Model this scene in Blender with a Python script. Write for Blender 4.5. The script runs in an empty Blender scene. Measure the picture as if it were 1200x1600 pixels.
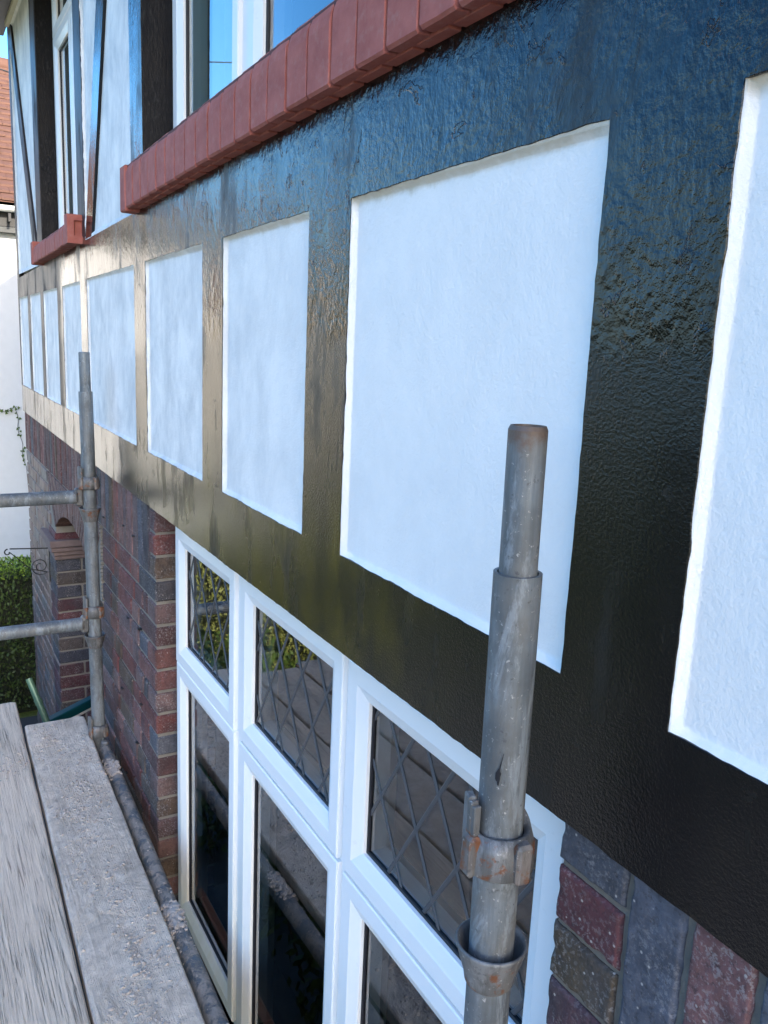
import bpy, math, random
from mathutils import Vector, Matrix, noise
R = math.radians
rnd = random.Random(7)
C = bpy.context.scene.collection
SC = bpy.context.scene
H = 2.78                      # eye height above the ground; heights below are given from eye level and lifted by H

# ------------------------------------------------------------------ camera, sky, sun, exposure
cam = bpy.data.cameras.new("camera")
cam.sensor_fit = 'VERTICAL'; cam.sensor_height = 36.0; cam.lens = 1295.0 / 1600.0 * 36.0
cam.clip_start = 0.02; cam.clip_end = 400.0
co = bpy.data.objects.new("camera", cam); C.objects.link(co)
right = Vector((-0.4908964, -0.8701642, 0.04283672))
up = Vector((0.19163335, -0.05988254, 0.97963806))
fwd = Vector((0.8498808, -0.48910975, -0.19614861))
m = Matrix((right, up, -fwd)).transposed().to_4x4(); m.translation = Vector((0, 0.62, H))
co.matrix_world = m
SC.camera = co
SUN_EL, SUN_S = 28.0, 0.06
sun_to = Vector((-1, -SUN_S, 0)).normalized() * math.cos(R(SUN_EL)) + Vector((0, 0, math.sin(R(SUN_EL))))
w = bpy.data.worlds.new("World"); SC.world = w; w.use_nodes = True
wn = w.node_tree
sky = wn.nodes.new('ShaderNodeTexSky'); sky.sky_type = 'NISHITA'; sky.sun_disc = False
sky.sun_elevation = R(SUN_EL); sky.sun_rotation = math.atan2(sun_to.x, sun_to.y)
sky.air_density = 1.0; sky.dust_density = 2.6; sky.ozone_density = 3.0
hs = wn.nodes.new('ShaderNodeHueSaturation'); hs.inputs['Saturation'].default_value = 1.35
wn.links.new(sky.outputs[0], hs.inputs['Color']); wn.links.new(hs.outputs[0], wn.nodes['Background'].inputs[0])
wn.nodes['Background'].inputs[1].default_value = 0.15
sl = bpy.data.lights.new("sun", 'SUN'); sl.energy = 2.1; sl.angle = R(0.5); sl.color = (1.0, 0.93, 0.82)
so = bpy.data.objects.new("sun", sl); C.objects.link(so)
so.rotation_euler = sun_to.to_track_quat('Z', 'Y').to_euler()
SC.view_settings.view_transform = 'Standard'; SC.view_settings.look = 'None'
SC.view_settings.exposure = 2.14; SC.view_settings.gamma = 1.0; SC.view_settings.use_curve_mapping = False
SC.render.engine = 'CYCLES'
SC.cycles.max_bounces = 8; SC.cycles.transparent_max_bounces = 12; SC.cycles.use_denoising = True; SC.cycles.denoiser = 'OPENIMAGEDENOISE'
SC.cycles.denoising_input_passes = 'RGB_ALBEDO_NORMAL'; SC.cycles.denoising_prefilter = 'ACCURATE'

# ------------------------------------------------------------------ helpers: objects
def tag(o, label=None, cat=None, group=None, kind=None):
    if label: o['label'] = label
    if cat: o['category'] = cat
    if group: o['group'] = group
    if kind: o['kind'] = kind
    return o

def thing(name, label, cat, loc, group=None):
    o = bpy.data.objects.new(name, None); o.empty_display_size = 0.1; C.objects.link(o)
    o.location = (loc[0], loc[1], loc[2] + H)
    o['wo'] = 1
    WO[o.name] = Vector((loc[0], loc[1], loc[2] + H))
    del o['wo']
    return tag(o, label, cat, group)
WO = {}                       # world origin of each parent

class MB:
    def __init__(s): s.v = []; s.f = []; s.sm = []
    def add(s, vs, fs, smooth=False):
        b = len(s.v); s.v += [tuple(p) for p in vs]
        for f in fs: s.f.append([b + i for i in f]); s.sm.append(smooth)
    def box(s, x0, x1, y0, y1, z0, z1):
        vs = [(x, y, z) for x in (x0, x1) for y in (y0, y1) for z in (z0, z1)]
        s.add(vs, [(0, 1, 3, 2), (4, 6, 7, 5), (0, 4, 5, 1), (2, 3, 7, 6), (0, 2, 6, 4), (1, 5, 7, 3)])
    def cbox(s, x0, x1, y0, y1, z0, z1, c=.003, j=0.0, mat=None, rng=None):
        rng = rng or rnd
        X = ((x0, x0 + c), (x1, x1 - c)); Y = ((y0, y0 + c), (y1, y1 - c)); Z = ((z0, z0 + c), (z1, z1 - c))
        vs = []; idx = {}
        for a in (0, 1):
            for b in (0, 1):
                for d in (0, 1):
                    jj = [rng.uniform(-j, j) for _ in range(3)]
                    for k in range(3):
                        p = [X[a][1], Y[b][1], Z[d][1]]
                        p[k] = (X[a], Y[b], Z[d])[k][0]
                        p = [p[i] + jj[i] + rng.uniform(-j, j) * .3 for i in range(3)]
                        if mat is not None: p = mat @ Vector(p)
                        idx[(a, b, d, k)] = len(vs); vs.append(tuple(p))
        fs = []
        for a in (0, 1):
            q = [idx[(a, b, d, 0)] for b, d in ((0, 0), (0, 1), (1, 1), (1, 0))]; fs.append(q if a == 0 else q[::-1])
        for b in (0, 1):
            q = [idx[(a, b, d, 1)] for a, d in ((0, 0), (1, 0), (1, 1), (0, 1))]; fs.append(q if b == 0 else q[::-1])
        for d in (0, 1):
            q = [idx[(a, b, d, 2)] for a, b in ((0, 0), (0, 1), (1, 1), (1, 0))]; fs.append(q if d == 0 else q[::-1])
        for a in (0, 1):
            for b in (0, 1):
                fs.append([idx[(a, b, 0, 0)], idx[(a, b, 0, 1)], idx[(a, b, 1, 1)], idx[(a, b, 1, 0)]])
            for d in (0, 1):
                fs.append([idx[(a, 0, d, 0)], idx[(a, 0, d, 2)], idx[(a, 1, d, 2)], idx[(a, 1, d, 0)]])
        for b in (0, 1):
            for d in (0, 1):
                fs.append([idx[(0, b, d, 1)], idx[(0, b, d, 2)], idx[(1, b, d, 2)], idx[(1, b, d, 1)]])
        for a in (0, 1):
            for b in (0, 1):
                for d in (0, 1): fs.append([idx[(a, b, d, 0)], idx[(a, b, d, 1)], idx[(a, b, d, 2)]])
        s.add(vs, fs)
    def tube(s, p0, p1, r0, n=20, r1=None, caps=True, inner=None):
        p0 = Vector(p0); p1 = Vector(p1); r1 = r0 if r1 is None else r1
        d = (p1 - p0).normalized(); a = d.orthogonal().normalized(); b = d.cross(a)
        ring = lambda p, r: [p + (a * math.cos(2 * math.pi * i / n) + b * math.sin(2 * math.pi * i / n)) * r for i in range(n)]
        rings = [ring(p0, r0), ring(p1, r1)]
        vs = sum(rings, [])
        s.add(vs, [(i, (i + 1) % n, n + (i + 1) % n, n + i) for i in range(n)], True)
        if inner:
            s.add(ring(p1, r1) + ring(p1, inner), [(i, (i + 1) % n, n + (i + 1) % n, n + i) for i in range(n)])
            q = p1 - d * .15
            s.add(ring(p1, inner) + ring(q, inner), [(i, (i + 1) % n, n + (i + 1) % n, n + i) for i in range(n)], True)
            s.add(ring(q, inner), [tuple(range(n))])
            s.add(ring(p0, r0), [tuple(range(n))[::-1]])
        elif caps:
            s.add(ring(p0, r0), [tuple(range(n))[::-1]]); s.add(ring(p1, r1), [tuple(range(n))])
    def path(s, pts, r, n=8):
        for a, b in zip(pts, pts[1:]): s.tube(a, b, r, n)
    def lathe(s, prof, c, n=32, fn=None):      # prof: list of (r, z); fn(theta, i, r, z) -> (r, z)
        vs = []
        for k in range(n):
            t = 2 * math.pi * k / n
            for i, (r, z) in enumerate(prof):
                if fn: r, z = fn(t, i, r, z)
                vs.append((c[0] + r * math.cos(t), c[1] + r * math.sin(t), c[2] + z))
        P = len(prof)
        fs = [(k * P + i, ((k + 1) % n) * P + i, ((k + 1) % n) * P + i + 1, k * P + i + 1) for k in range(n) for i in range(P - 1)]
        s.add(vs, fs, True)
    def frame(s, x0, x1, z0, z1, prof):        # mitred rectangular ring in the wall plane; prof: list of (inset, y)
        n = len(prof); vs = []
        for k, (cx, cz) in enumerate(((0, 0), (1, 0), (1, 1), (0, 1))):
            for d, y in prof:
                vs.append(((x0 + d) if cx == 0 else (x1 - d), y, (z0 + d) if cz == 0 else (z1 - d)))
        fs = []
        for k in range(4):
            k2 = (k + 1) % 4
            for i in range(n - 1):
                fs.append((k * n + i, k2 * n + i, k2 * n + i + 1, k * n + i + 1))
        s.add(vs, fs)
    def build(s, name, mat, parent=None, origin=None, smooth_angle=None):
        o0 = Vector((0, 0, 0))
        if parent is not None: o0 = WO[parent.name]
        loc = Vector((0, 0, 0))
        if origin is not None:
            loc = Vector((origin[0], origin[1], origin[2] + H)) - o0
        off = o0 + loc
        me = bpy.data.meshes.new(name)
        me.from_pydata([(x - off.x, y - off.y, z + H - off.z) for x, y, z in s.v], [], s.f)
        me.polygons.foreach_set('use_smooth', s.sm)
        if mat: me.materials.append(mat)
        me.update()
        o = bpy.data.objects.new(name, me); C.objects.link(o)
        o.location = loc
        if parent is not None: o.parent = parent
        WO[o.name] = off
        return o

def poly_slab(mb, pts, y_front, y_back, jit=0.0, step=0.009, rim=.0007, seed=0.0, lift=.0008, flat=()):
    """flat member in the wall plane: outline pts (x,z), ragged edges and an eased arris; segments in flat are plain butt joints"""
    n = len(pts)
    area = sum(pts[i][0] * pts[(i + 1) % n][1] - pts[(i + 1) % n][0] * pts[i][1] for i in range(n))
    sg = 1 if area > 0 else -1
    out = []
    for i in range(n):
        a = Vector(pts[i]); b = Vector(pts[(i + 1) % n]); L = (b - a).length
        fl = i in flat; pf = (i - 1) % n in flat
        k = max(1, int(L / step)) if jit and not fl else 1
        d = (b - a) / max(L, 1e-6); nn = Vector((d.y, -d.x)) * sg
        for q in range(k):
            p = a + (b - a) * q / k
            if jit and q:
                e = min(1, q / 3, (k - q) / 3)
                p = p + nn * (noise.noise((p.x * 45 + seed, p.y * 45, 3.1)) * jit + noise.noise((p.x * 9 + seed, p.y * 9, 7.7)) * jit) * e
            out.append((p, nn, 0 if (fl or (pf and q == 0)) else 1))
    fr, mid, bk = [], [], []
    m_ = len(out)
    for p, nn, w_ in out:
        q = p - nn * rim * w_
        fr.append((q.x, y_front, q.y)); mid.append((p.x, y_front - lift * w_, p.y)); bk.append((p.x, y_back, p.y))
    o = (lambda f: f[::-1]) if sg > 0 else (lambda f: f)
    mb.add(fr, [o(list(range(m_)))])
    mb.add(fr + mid, [o([m_ + i, m_ + (i + 1) % m_, (i + 1) % m_, i]) for i in range(m_)], True)
    mb.add(mid + bk, [o([m_ + i, m_ + (i + 1) % m_, (i + 1) % m_, i]) for i in range(m_)])

# ------------------------------------------------------------------ helpers: materials
class N:
    def __init__(s, name):
        s.m = bpy.data.materials.new(name); s.m.use_nodes = True; s.t = s.m.node_tree
        s.p = s.t.nodes['Principled BSDF']; s.tc = s.t.nodes.new('ShaderNodeTexCoord')
    def n(s, ty, **kw):
        o = s.t.nodes.new(ty)
        for k, v in kw.items(): setattr(o, k, v)
        return o
    def link(s, a, b): s.t.links.new(a, b)
    def co(s, scale=(1, 1, 1), rand=False, rot=(0, 0, 0)):
        mp = s.n('ShaderNodeMapping'); mp.inputs['Scale'].default_value = scale; mp.inputs['Rotation'].default_value = rot
        s.link(s.tc.outputs['Object'], mp.inputs['Vector'])
        if rand:
            oi = s.n('ShaderNodeObjectInfo'); cx = s.n('ShaderNodeMath', operation='MULTIPLY'); cx.inputs[1].default_value = 57.0
            s.link(oi.outputs['Random'], cx.inputs[0])
            va = s.n('ShaderNodeVectorMath', operation='ADD'); s.link(mp.outputs[0], va.inputs[0]); s.link(cx.outputs[0], va.inputs[1])
            return va.outputs[0]
        return mp.outputs[0]
    def noise(s, vec, scale, detail=4, rough=.55, dist=0.0):
        o = s.n('ShaderNodeTexNoise'); o.inputs['Scale'].default_value = scale; o.inputs['Detail'].default_value = detail
        o.inputs['Roughness'].default_value = rough; o.inputs['Distortion'].default_value = dist
        s.link(vec, o.inputs['Vector']); return o.outputs['Fac']
    def voro(s, vec, scale, feature='F1'):
        o = s.n('ShaderNodeTexVoronoi', feature=feature); o.inputs['Scale'].default_value = scale
        s.link(vec, o.inputs['Vector']); return o.outputs['Distance']
    def ramp(s, fac, stops, interp='LINEAR'):
        o = s.n('ShaderNodeValToRGB'); e = o.color_ramp; e.interpolation = interp
        while len(e.elements) < len(stops): e.elements.new(.5)
        for el, (p, c) in zip(e.elements, stops):
            el.position = p; el.color = (c, c, c, 1) if isinstance(c, (int, float)) else (*c, 1)
        s.link(fac, o.inputs['Fac']); return o.outputs['Color']
    def mix(s, fac, a, b, mode='MIX'):
        o = s.n('ShaderNodeMix', data_type='RGBA', blend_type=mode)
        for ii, v in ((0, fac), (6, a), (7, b)):
            sock = o.inputs[ii]
            if hasattr(v, 'is_linked') or hasattr(v, 'links'): s.link(v, sock)
            elif isinstance(v, (int, float)) : sock.default_value = v if ii == 0 else (v, v, v, 1)
            else: sock.default_value = (*v, 1)
        return o.outputs[2]
    def math(s, op, a, b=0.0, c=None):
        o = s.n('ShaderNodeMath', operation=op)
        for i, v in enumerate((a, b) + (() if c is None else (c,))):
            if hasattr(v, 'links'): s.link(v, o.inputs[i])
            else: o.inputs[i].default_value = v
        return o.outputs[0]
    def sep(s, vec):
        o = s.n('ShaderNodeSeparateXYZ'); s.link(vec, o.inputs[0]); return o.outputs
    def bump(s, h, strength=.5, dist=.002, normal=None):
        o = s.n('ShaderNodeBump'); o.inputs['Strength'].default_value = strength if not hasattr(strength, 'links') else 1
        if hasattr(strength, 'links'): s.link(strength, o.inputs['Strength'])
        o.inputs['Distance'].default_value = dist
        s.link(h, o.inputs['Height'])
        if normal is not None: s.link(normal, o.inputs['Normal'])
        return o.outputs[0]
    def set(s, color=None, rough=None, normal=None, metal=None, spec=None):
        for nm, v in (('Base Color', color), ('Roughness', rough), ('Normal', normal), ('Metallic', metal), ('Specular IOR Level', spec)):
            if v is None: continue
            if hasattr(v, 'links'): s.link(v, s.p.inputs[nm])
            elif nm == 'Base Color': s.p.inputs[nm].default_value = (*v, 1)
            else: s.p.inputs[nm].default_value = v
        return s.m

def mat_black(name):
    k = N(name); c = k.co(); z = k.sep(k.tc.outputs['Object'])
    def mr(v, a0, a1, b0=0.0, b1=1.0):
        o = k.n('ShaderNodeMapRange'); o.inputs[1].default_value = a0; o.inputs[2].default_value = a1; o.inputs[3].default_value = b0; o.inputs[4].default_value = b1
        k.link(v, o.inputs[0]); return o.outputs[0]
    # upper part: coarse rough render under thick gloss; lower part: fine orange peel
    big = k.noise(c, 16, 3, .5, .2); grit = k.noise(k.co((1, 1, .8)), 78, 4, .60, .12); brush = k.noise(k.co((1, 1, .22)), 120, 3, .6, .4)
    smooth_ = k.ramp(k.noise(k.co((1, 1, .6)), 13, 4, .6, .5), [(.38, .42), (.56, 1)])          # thick runs of paint bury the grit in places
    h1 = k.math('ADD', k.math('MULTIPLY', big, .7), k.math('MULTIPLY', k.math('ADD', k.math('MULTIPLY', grit, 1.0), k.math('MULTIPLY', brush, .18)), smooth_))
    scab = k.ramp(k.noise(k.co((1, 1, .6)), 19, 6, .62, .7), [(.60, 0), (.62, 1)])
    h1 = k.math('ADD', h1, k.math('MULTIPLY', scab, .28))
    orange = k.math('ADD', k.math('MULTIPLY', k.noise(c, 250, 3, .62), .8), k.math('ADD', k.math('MULTIPLY', k.noise(c, 70, 4, .6), .35), k.math('MULTIPLY', k.noise(k.co((1, 1, .15)), 60, 3), .18)))
    zz = k.math('ADD', z[2], k.math('MULTIPLY', k.math('SUBTRACT', k.noise(c, 6, 4), .5), .14))
    up_ = mr(zz, H - .03, H + .03)
    h = k.mix(up_, orange, h1)
    st = k.math('MULTIPLY', k.math('MULTIPLY_ADD', up_, .22, .27), mr(z[0], 1.0, 3.2, 1.0, .32))
    nrm = k.bump(h, st, .0048)
    dust = k.noise(k.co((1, 1, .4)), 9, 5, .65)
    col = k.ramp(dust, [(.45, (.004, .004, .0045)), (.7, (.009, .008, .0065)), (.85, (.018, .016, .012))])
    brown = k.math('MULTIPLY', k.ramp(k.noise(c, 210, 4, .7), [(.56, 0), (.64, 1)]), k.ramp(k.noise(c, 5, 3), [(.46, 0), (.62, 1)]))
    col = k.mix(k.math('MULTIPLY', brown, mr(z[2], H - .12, H + .05)), col, (.060, .033, .012))
    # olive reflection of the lawn, painted into the lower rail and post feet
    lawn_refl = k.math('MULTIPLY', k.ramp(k.noise(k.co((1, 1, .55)), 11, 5, .62), [(.44, 0), (.66, 1)]), k.math('MULTIPLY', mr(z[2], H - .15, H - .34), k.math('MULTIPLY', mr(z[0], .85, 1.15), mr(z[0], 2.6, 2.1))))
    col = k.mix(k.math('MULTIPLY', lawn_refl, .85), col, (.062, .044, .005))
    gl = k.ramp(k.noise(k.co((1, 1, .35)), 8, 5, .65), [(.36, .08), (.53, .15), (.66, .46)])
    spot = k.ramp(k.noise(c, 21, 5, .7), [(.62, 0), (.72, .22)])
    ro = k.math('ADD', k.math('ADD', gl, spot), k.math('MULTIPLY', k.math('SUBTRACT', 1.0, up_), .07))
    # old matt paint left on the members beyond the small window
    old = k.math('MULTIPLY', mr(z[0], 4.02, 4.14), mr(z[2], H - .345, H - .335))
    thin = k.math('MULTIPLY', k.math('MULTIPLY', k.math('GREATER_THAN', z[0], 3.455), k.math('LESS_THAN', z[0], 3.64)), k.math('GREATER_THAN', z[2], H + .36))
    old = k.math('MAXIMUM', old, thin)
    ro = k.math('ADD', ro, k.math('MULTIPLY', old, .32))
    col = k.mix(old, col, (.028, .025, .027))
    return k.set(col, ro, nrm, spec=k.math('MULTIPLY_ADD', old, -.20, .42))

def mat_render(name, patch=.0, base=(.82, .805, .775)):
    k = N(name); c = k.co()
    fine = k.noise(c, 190, 5, .68); med = k.noise(c, 42, 4, .6); br = k.noise(k.co((1, 1, .25)), 40, 4)
    h = k.math('ADD', k.math('MULTIPLY', fine, .6), k.math('ADD', k.math('MULTIPLY', med, .9), k.math('MULTIPLY', br, .35)))
    z = k.sep(k.tc.outputs['Object'])
    pt = k.ramp(k.noise(k.co((1.1, 1, .7)), 8, 6, .68, .25), [(.36, 1), (.62, 0)])
    fx = k.n('ShaderNodeMapRange'); fx.inputs[1].default_value = 1.1; fx.inputs[2].default_value = 2.2
    k.link(z[0], fx.inputs[0])
    pt = k.math('MULTIPLY', k.math('MULTIPLY', pt, k.math('MULTIPLY_ADD', fx.outputs[0], .75, .20)), patch)
    col = k.mix(pt, base, (.56, .57, .57))
    sp = k.ramp(k.noise(c, 75, 3), [(.70, 0), (.76, 1)])
    col = k.mix(k.math('MULTIPLY', sp, .25), col, (.55, .56, .57))
    top = k.math('SUBTRACT', z[2], k.math('MULTIPLY_ADD', z[0], -.009, H + .236))     # height below the rail
    wob = k.math('MULTIPLY', k.math('SUBTRACT', k.noise(k.co((1, 1, .3)), 26, 4, .65), .5), .026)
    ds = k.n('ShaderNodeMapRange'); ds.inputs[1].default_value = -.015; ds.inputs[2].default_value = -.004
    k.link(k.math('ADD', top, wob), ds.inputs[0])
    lowx = k.n('ShaderNodeMapRange'); lowx.inputs[1].default_value = 1.4; lowx.inputs[2].default_value = 3.0; lowx.inputs[3].default_value = .6; lowx.inputs[4].default_value = .2
    k.link(z[0], lowx.inputs[0])
    below = k.math('LESS_THAN', z[2], H + .25)
    col = k.mix(k.math('MULTIPLY', k.math('MULTIPLY', ds.outputs[0], lowx.outputs[0]), below), col, (.47, .40, .27))
    return k.set(col, .6, k.bump(h, .55, .0034), spec=.35)

def mat_stain_lip(name):
    k = N(name); c = k.co()
    f = k.ramp(k.noise(k.co((1, 1, .6)), 22, 4, .6), [(.35, 0), (.62, 1)])
    col = k.mix(f, (.70, .66, .56), (.42, .37, .26))
    return k.set(col, .65, k.bump(k.noise(c, 150, 3), .3, .002))

def mat_brick():
    k = N('brick clay'); c = k.co((1, 1, 1), True)
    oi = k.n('ShaderNodeObjectInfo')
    bl = k.noise(c, 17, 6, .68, .5); gr = k.noise(c, 150, 5, .7); st = k.noise(k.co((1, 1, .3), True), 60, 4, .6)
    col = k.mix(1.0, oi.outputs['Color'], k.ramp(bl, [(.28, .45), (.72, 1.6)]), 'MULTIPLY')
    col = k.mix(k.ramp(k.noise(c, 10, 4, .6), [(.55, 0), (.72, .5)]), col, (.045, .045, .055))
    col = k.mix(k.math('MULTIPLY', k.ramp(gr, [(.32, 1), (.46, 0)]), .7), col, (.016, .014, .016))
    lime = k.math('MULTIPLY', k.ramp(k.noise(c, 185, 5, .72), [(.52, 0), (.59, 1)]), k.ramp(k.noise(c, 13, 4), [(.38, .12), (.64, 1)]))
    col = k.mix(k.math('MULTIPLY', lime, .42), col, (.36, .345, .34))
    vs_ = k.voro(c, 55); col = k.mix(k.ramp(vs_, [(.07, .75), (.11, 0)]), col, (.42, .39, .36))
    col = k.mix(k.math('MULTIPLY', st, .10), col, (.26, .24, .25))
    h = k.math('ADD', k.math('MULTIPLY', bl, .8), k.math('MULTIPLY', gr, 1.1))
    return k.set(col, k.ramp(bl, [(.3, .85), (.7, .65)]), k.bump(h, .75, .0024), spec=.25)

def mat_mortar(name, col=(.40, .36, .29)):
    k = N(name); c = k.co()
    a = k.noise(c, 25, 4); g = k.noise(c, 260, 5, .75)
    cl = k.mix(a, tuple(x * .62 for x in col), tuple(x * 1.12 for x in col))
    return k.set(cl, .9, k.bump(k.math('ADD', g, k.math('MULTIPLY', a, .6)), 1.0, .006), spec=.2)

def mat_red():
    k = N('red masonry paint'); c = k.co((1, 1, 1), True)
    a = k.noise(c, 22, 5, .6); g = k.noise(c, 160, 4, .65)
    cl = k.ramp(a, [(.3, (.29, .088, .072)), (.7, (.40, .135, .11))])
    cl = k.mix(k.ramp(k.noise(c, 60, 5, .7), [(.52, 0), (.72, .5)]), cl, (.38, .20, .17))
    return k.set(cl, .8, k.bump(k.math('ADD', a, k.math('MULTIPLY', g, .6)), .5, .0025), spec=.22)

def mat_galv(name, tint=(.175, .20, .22), rust=.0, dark=.5, rust_top=None):
    k = N(name); c = k.co((1, 1, 1), True); st = k.co((1, 1, .06), True); o = k.sep(k.tc.outputs['Object'])
    a = k.noise(st, 85, 5, .65); b = k.noise(k.co((1, 1, .5), True), 30, 6, .7); sp = k.noise(c, 170, 4, .7); b2 = k.noise(c, 9, 4, .6)
    cl = k.mix(k.ramp(a, [(.32, 0), (.68, 1)]), tuple(x * dark for x in tint), tuple(x * 1.2 for x in tint))
    cl = k.mix(k.ramp(b, [(.42, 0), (.62, .8)]), cl, (.150, .148, .140))
    cl = k.mix(k.ramp(b2, [(.46, 0), (.62, .65)]), cl, tuple(x * .40 for x in tint))
    cl = k.mix(k.ramp(k.noise(k.co((1, 1, .25), True), 26, 6, .75, .6), [(.52, 0), (.60, .55)]), cl, tuple(x * 1.55 for x in tint))
    cl = k.mix(k.ramp(sp, [(.63, 0), (.69, .75)]), cl, (.40, .40, .39))
    cl = k.mix(k.ramp(k.noise(c, 95, 4, .65), [(.30, .75), (.38, 0)]), cl, (.06, .062, .066))
    cl = k.mix(k.ramp(k.noise(c, 48, 5, .7), [(.70, 0), (.76, .7)]), cl, (.62, .61, .59))
    rn = k.noise(c, 34, 6, .68)
    if rust:
        cl = k.mix(k.ramp(rn, [(.62 - rust * .2, 0), (.70 - rust * .2, .92)]), cl, (.17, .062, .024))
    if rust_top is not None:
        m_ = k.n('ShaderNodeMapRange'); m_.inputs[1].default_value = rust_top - .050; m_.inputs[2].default_value = rust_top
        k.link(o[2], m_.inputs[0])
        cl = k.mix(k.ramp(k.math('ADD', k.math('MULTIPLY', m_.outputs[0], .42), k.math('MULTIPLY', rn, .6)), [(.56, 0), (.68, .8)]), cl, (.115, .062, .036))
        cl = k.mix(k.math('MULTIPLY', m_.outputs[0], .35), cl, (.10, .09, .08))
    return k.set(cl, k.ramp(b, [(.3, .45), (.7, .7)]), k.bump(k.math('ADD', k.math('ADD', sp, b), k.math('MULTIPLY', a, .6)), .4, .0014), metal=.25)

def mat_crust():
    k = N('mortar crusted steel tube'); c = k.co((1, 1, 1), True)
    a = k.noise(c, 28, 6, .7, .4); g = k.noise(c, 150, 5, .75)
    m_ = k.ramp(k.math('ADD', a, k.math('MULTIPLY', g, .25)), [(.55, 0), (.66, 1)])
    cl = k.mix(m_, (.115, .135, .15), k.mix(g, (.20, .175, .15), (.44, .385, .33)))
    return k.set(cl, k.mix(m_, .55, .95), k.bump(k.math('ADD', k.math('MULTIPLY', m_, k.math('ADD', g, .4)), k.math('MULTIPLY', g, .3)), .9, .005))

def mat_plain(name, col, rough=.5, bs=0, bst=.2, metal=0, var=.15, vs=12):
    k = N(name); c = k.co((1, 1, 1), True)
    cl = k.mix(k.noise(c, vs, 4), tuple(x * (1 - var) for x in col), tuple(x * (1 + var) for x in col))
    return k.set(cl, rough, k.bump(k.noise(c, bs, 4), bst, .002) if bs else None, metal=metal)

def mat_upvc():
    k = N('white plastic window profile'); c = k.co()
    d = k.ramp(k.noise(c, 45, 5, .7), [(.62, 0), (.78, .35)])
    cl = k.mix(d, (.82, .82, .81), (.52, .50, .46))
    z = k.sep(k.tc.outputs['Object'])
    lo = k.n('ShaderNodeMapRange'); lo.inputs[1].default_value = H - 1.15; lo.inputs[2].default_value = H - 1.6
    lo.inputs[3].default_value = 0; lo.inputs[4].default_value = .55
    k.link(z[2], lo.inputs[0])
    cl = k.mix(k.math('MULTIPLY', lo.outputs[0], k.ramp(k.noise(k.co((1, 1, .15)), 30, 3), [(.3, .35), (.7, 1)])), cl, (.66, .60, .43))
    return k.set(cl, .30, k.bump(k.noise(c, 12, 2), .03, .002))

def mat_glass(name, boost=1.7, tint=(.86, .90, .89)):
    mt = bpy.data.materials.new(name); mt.use_nodes = True; t = mt.node_tree; t.nodes.clear()
    out = t.nodes.new('ShaderNodeOutputMaterial'); mx = t.nodes.new('ShaderNodeMixShader')
    tr = t.nodes.new('ShaderNodeBsdfTransparent'); tr.inputs[0].default_value = (*tint, 1)
    gl = t.nodes.new('ShaderNodeBsdfGlossy'); gl.inputs['Roughness'].default_value = 0.0; gl.inputs['Color'].default_value = (.95, .97, 1, 1)
    fr = t.nodes.new('ShaderNodeFresnel'); fr.inputs[0].default_value = 1.52
    mu = t.nodes.new('ShaderNodeMath'); mu.operation = 'MULTIPLY'; mu.inputs[1].default_value = boost; mu.use_clamp = True
    tc = t.nodes.new('ShaderNodeTexCoord'); nz = t.nodes.new('ShaderNodeTexNoise'); nz.inputs['Scale'].default_value = 3.0; nz.inputs['Detail'].default_value = 1
    bp = t.nodes.new('ShaderNodeBump'); bp.inputs['Strength'].default_value = .03; bp.inputs['Distance'].default_value = .01
    L = t.links.new
    L(tc.outputs['Object'], nz.inputs['Vector']); L(nz.outputs['Fac'], bp.inputs['Height']); L(bp.outputs[0], gl.inputs['Normal'])
    L(fr.outputs[0], mu.inputs[0]); L(mu.outputs[0], mx.inputs[0]); L(tr.outputs[0], mx.inputs[1]); L(gl.outputs[0], mx.inputs[2]); L(mx.outputs[0], out.inputs[0])
    return mt

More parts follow.
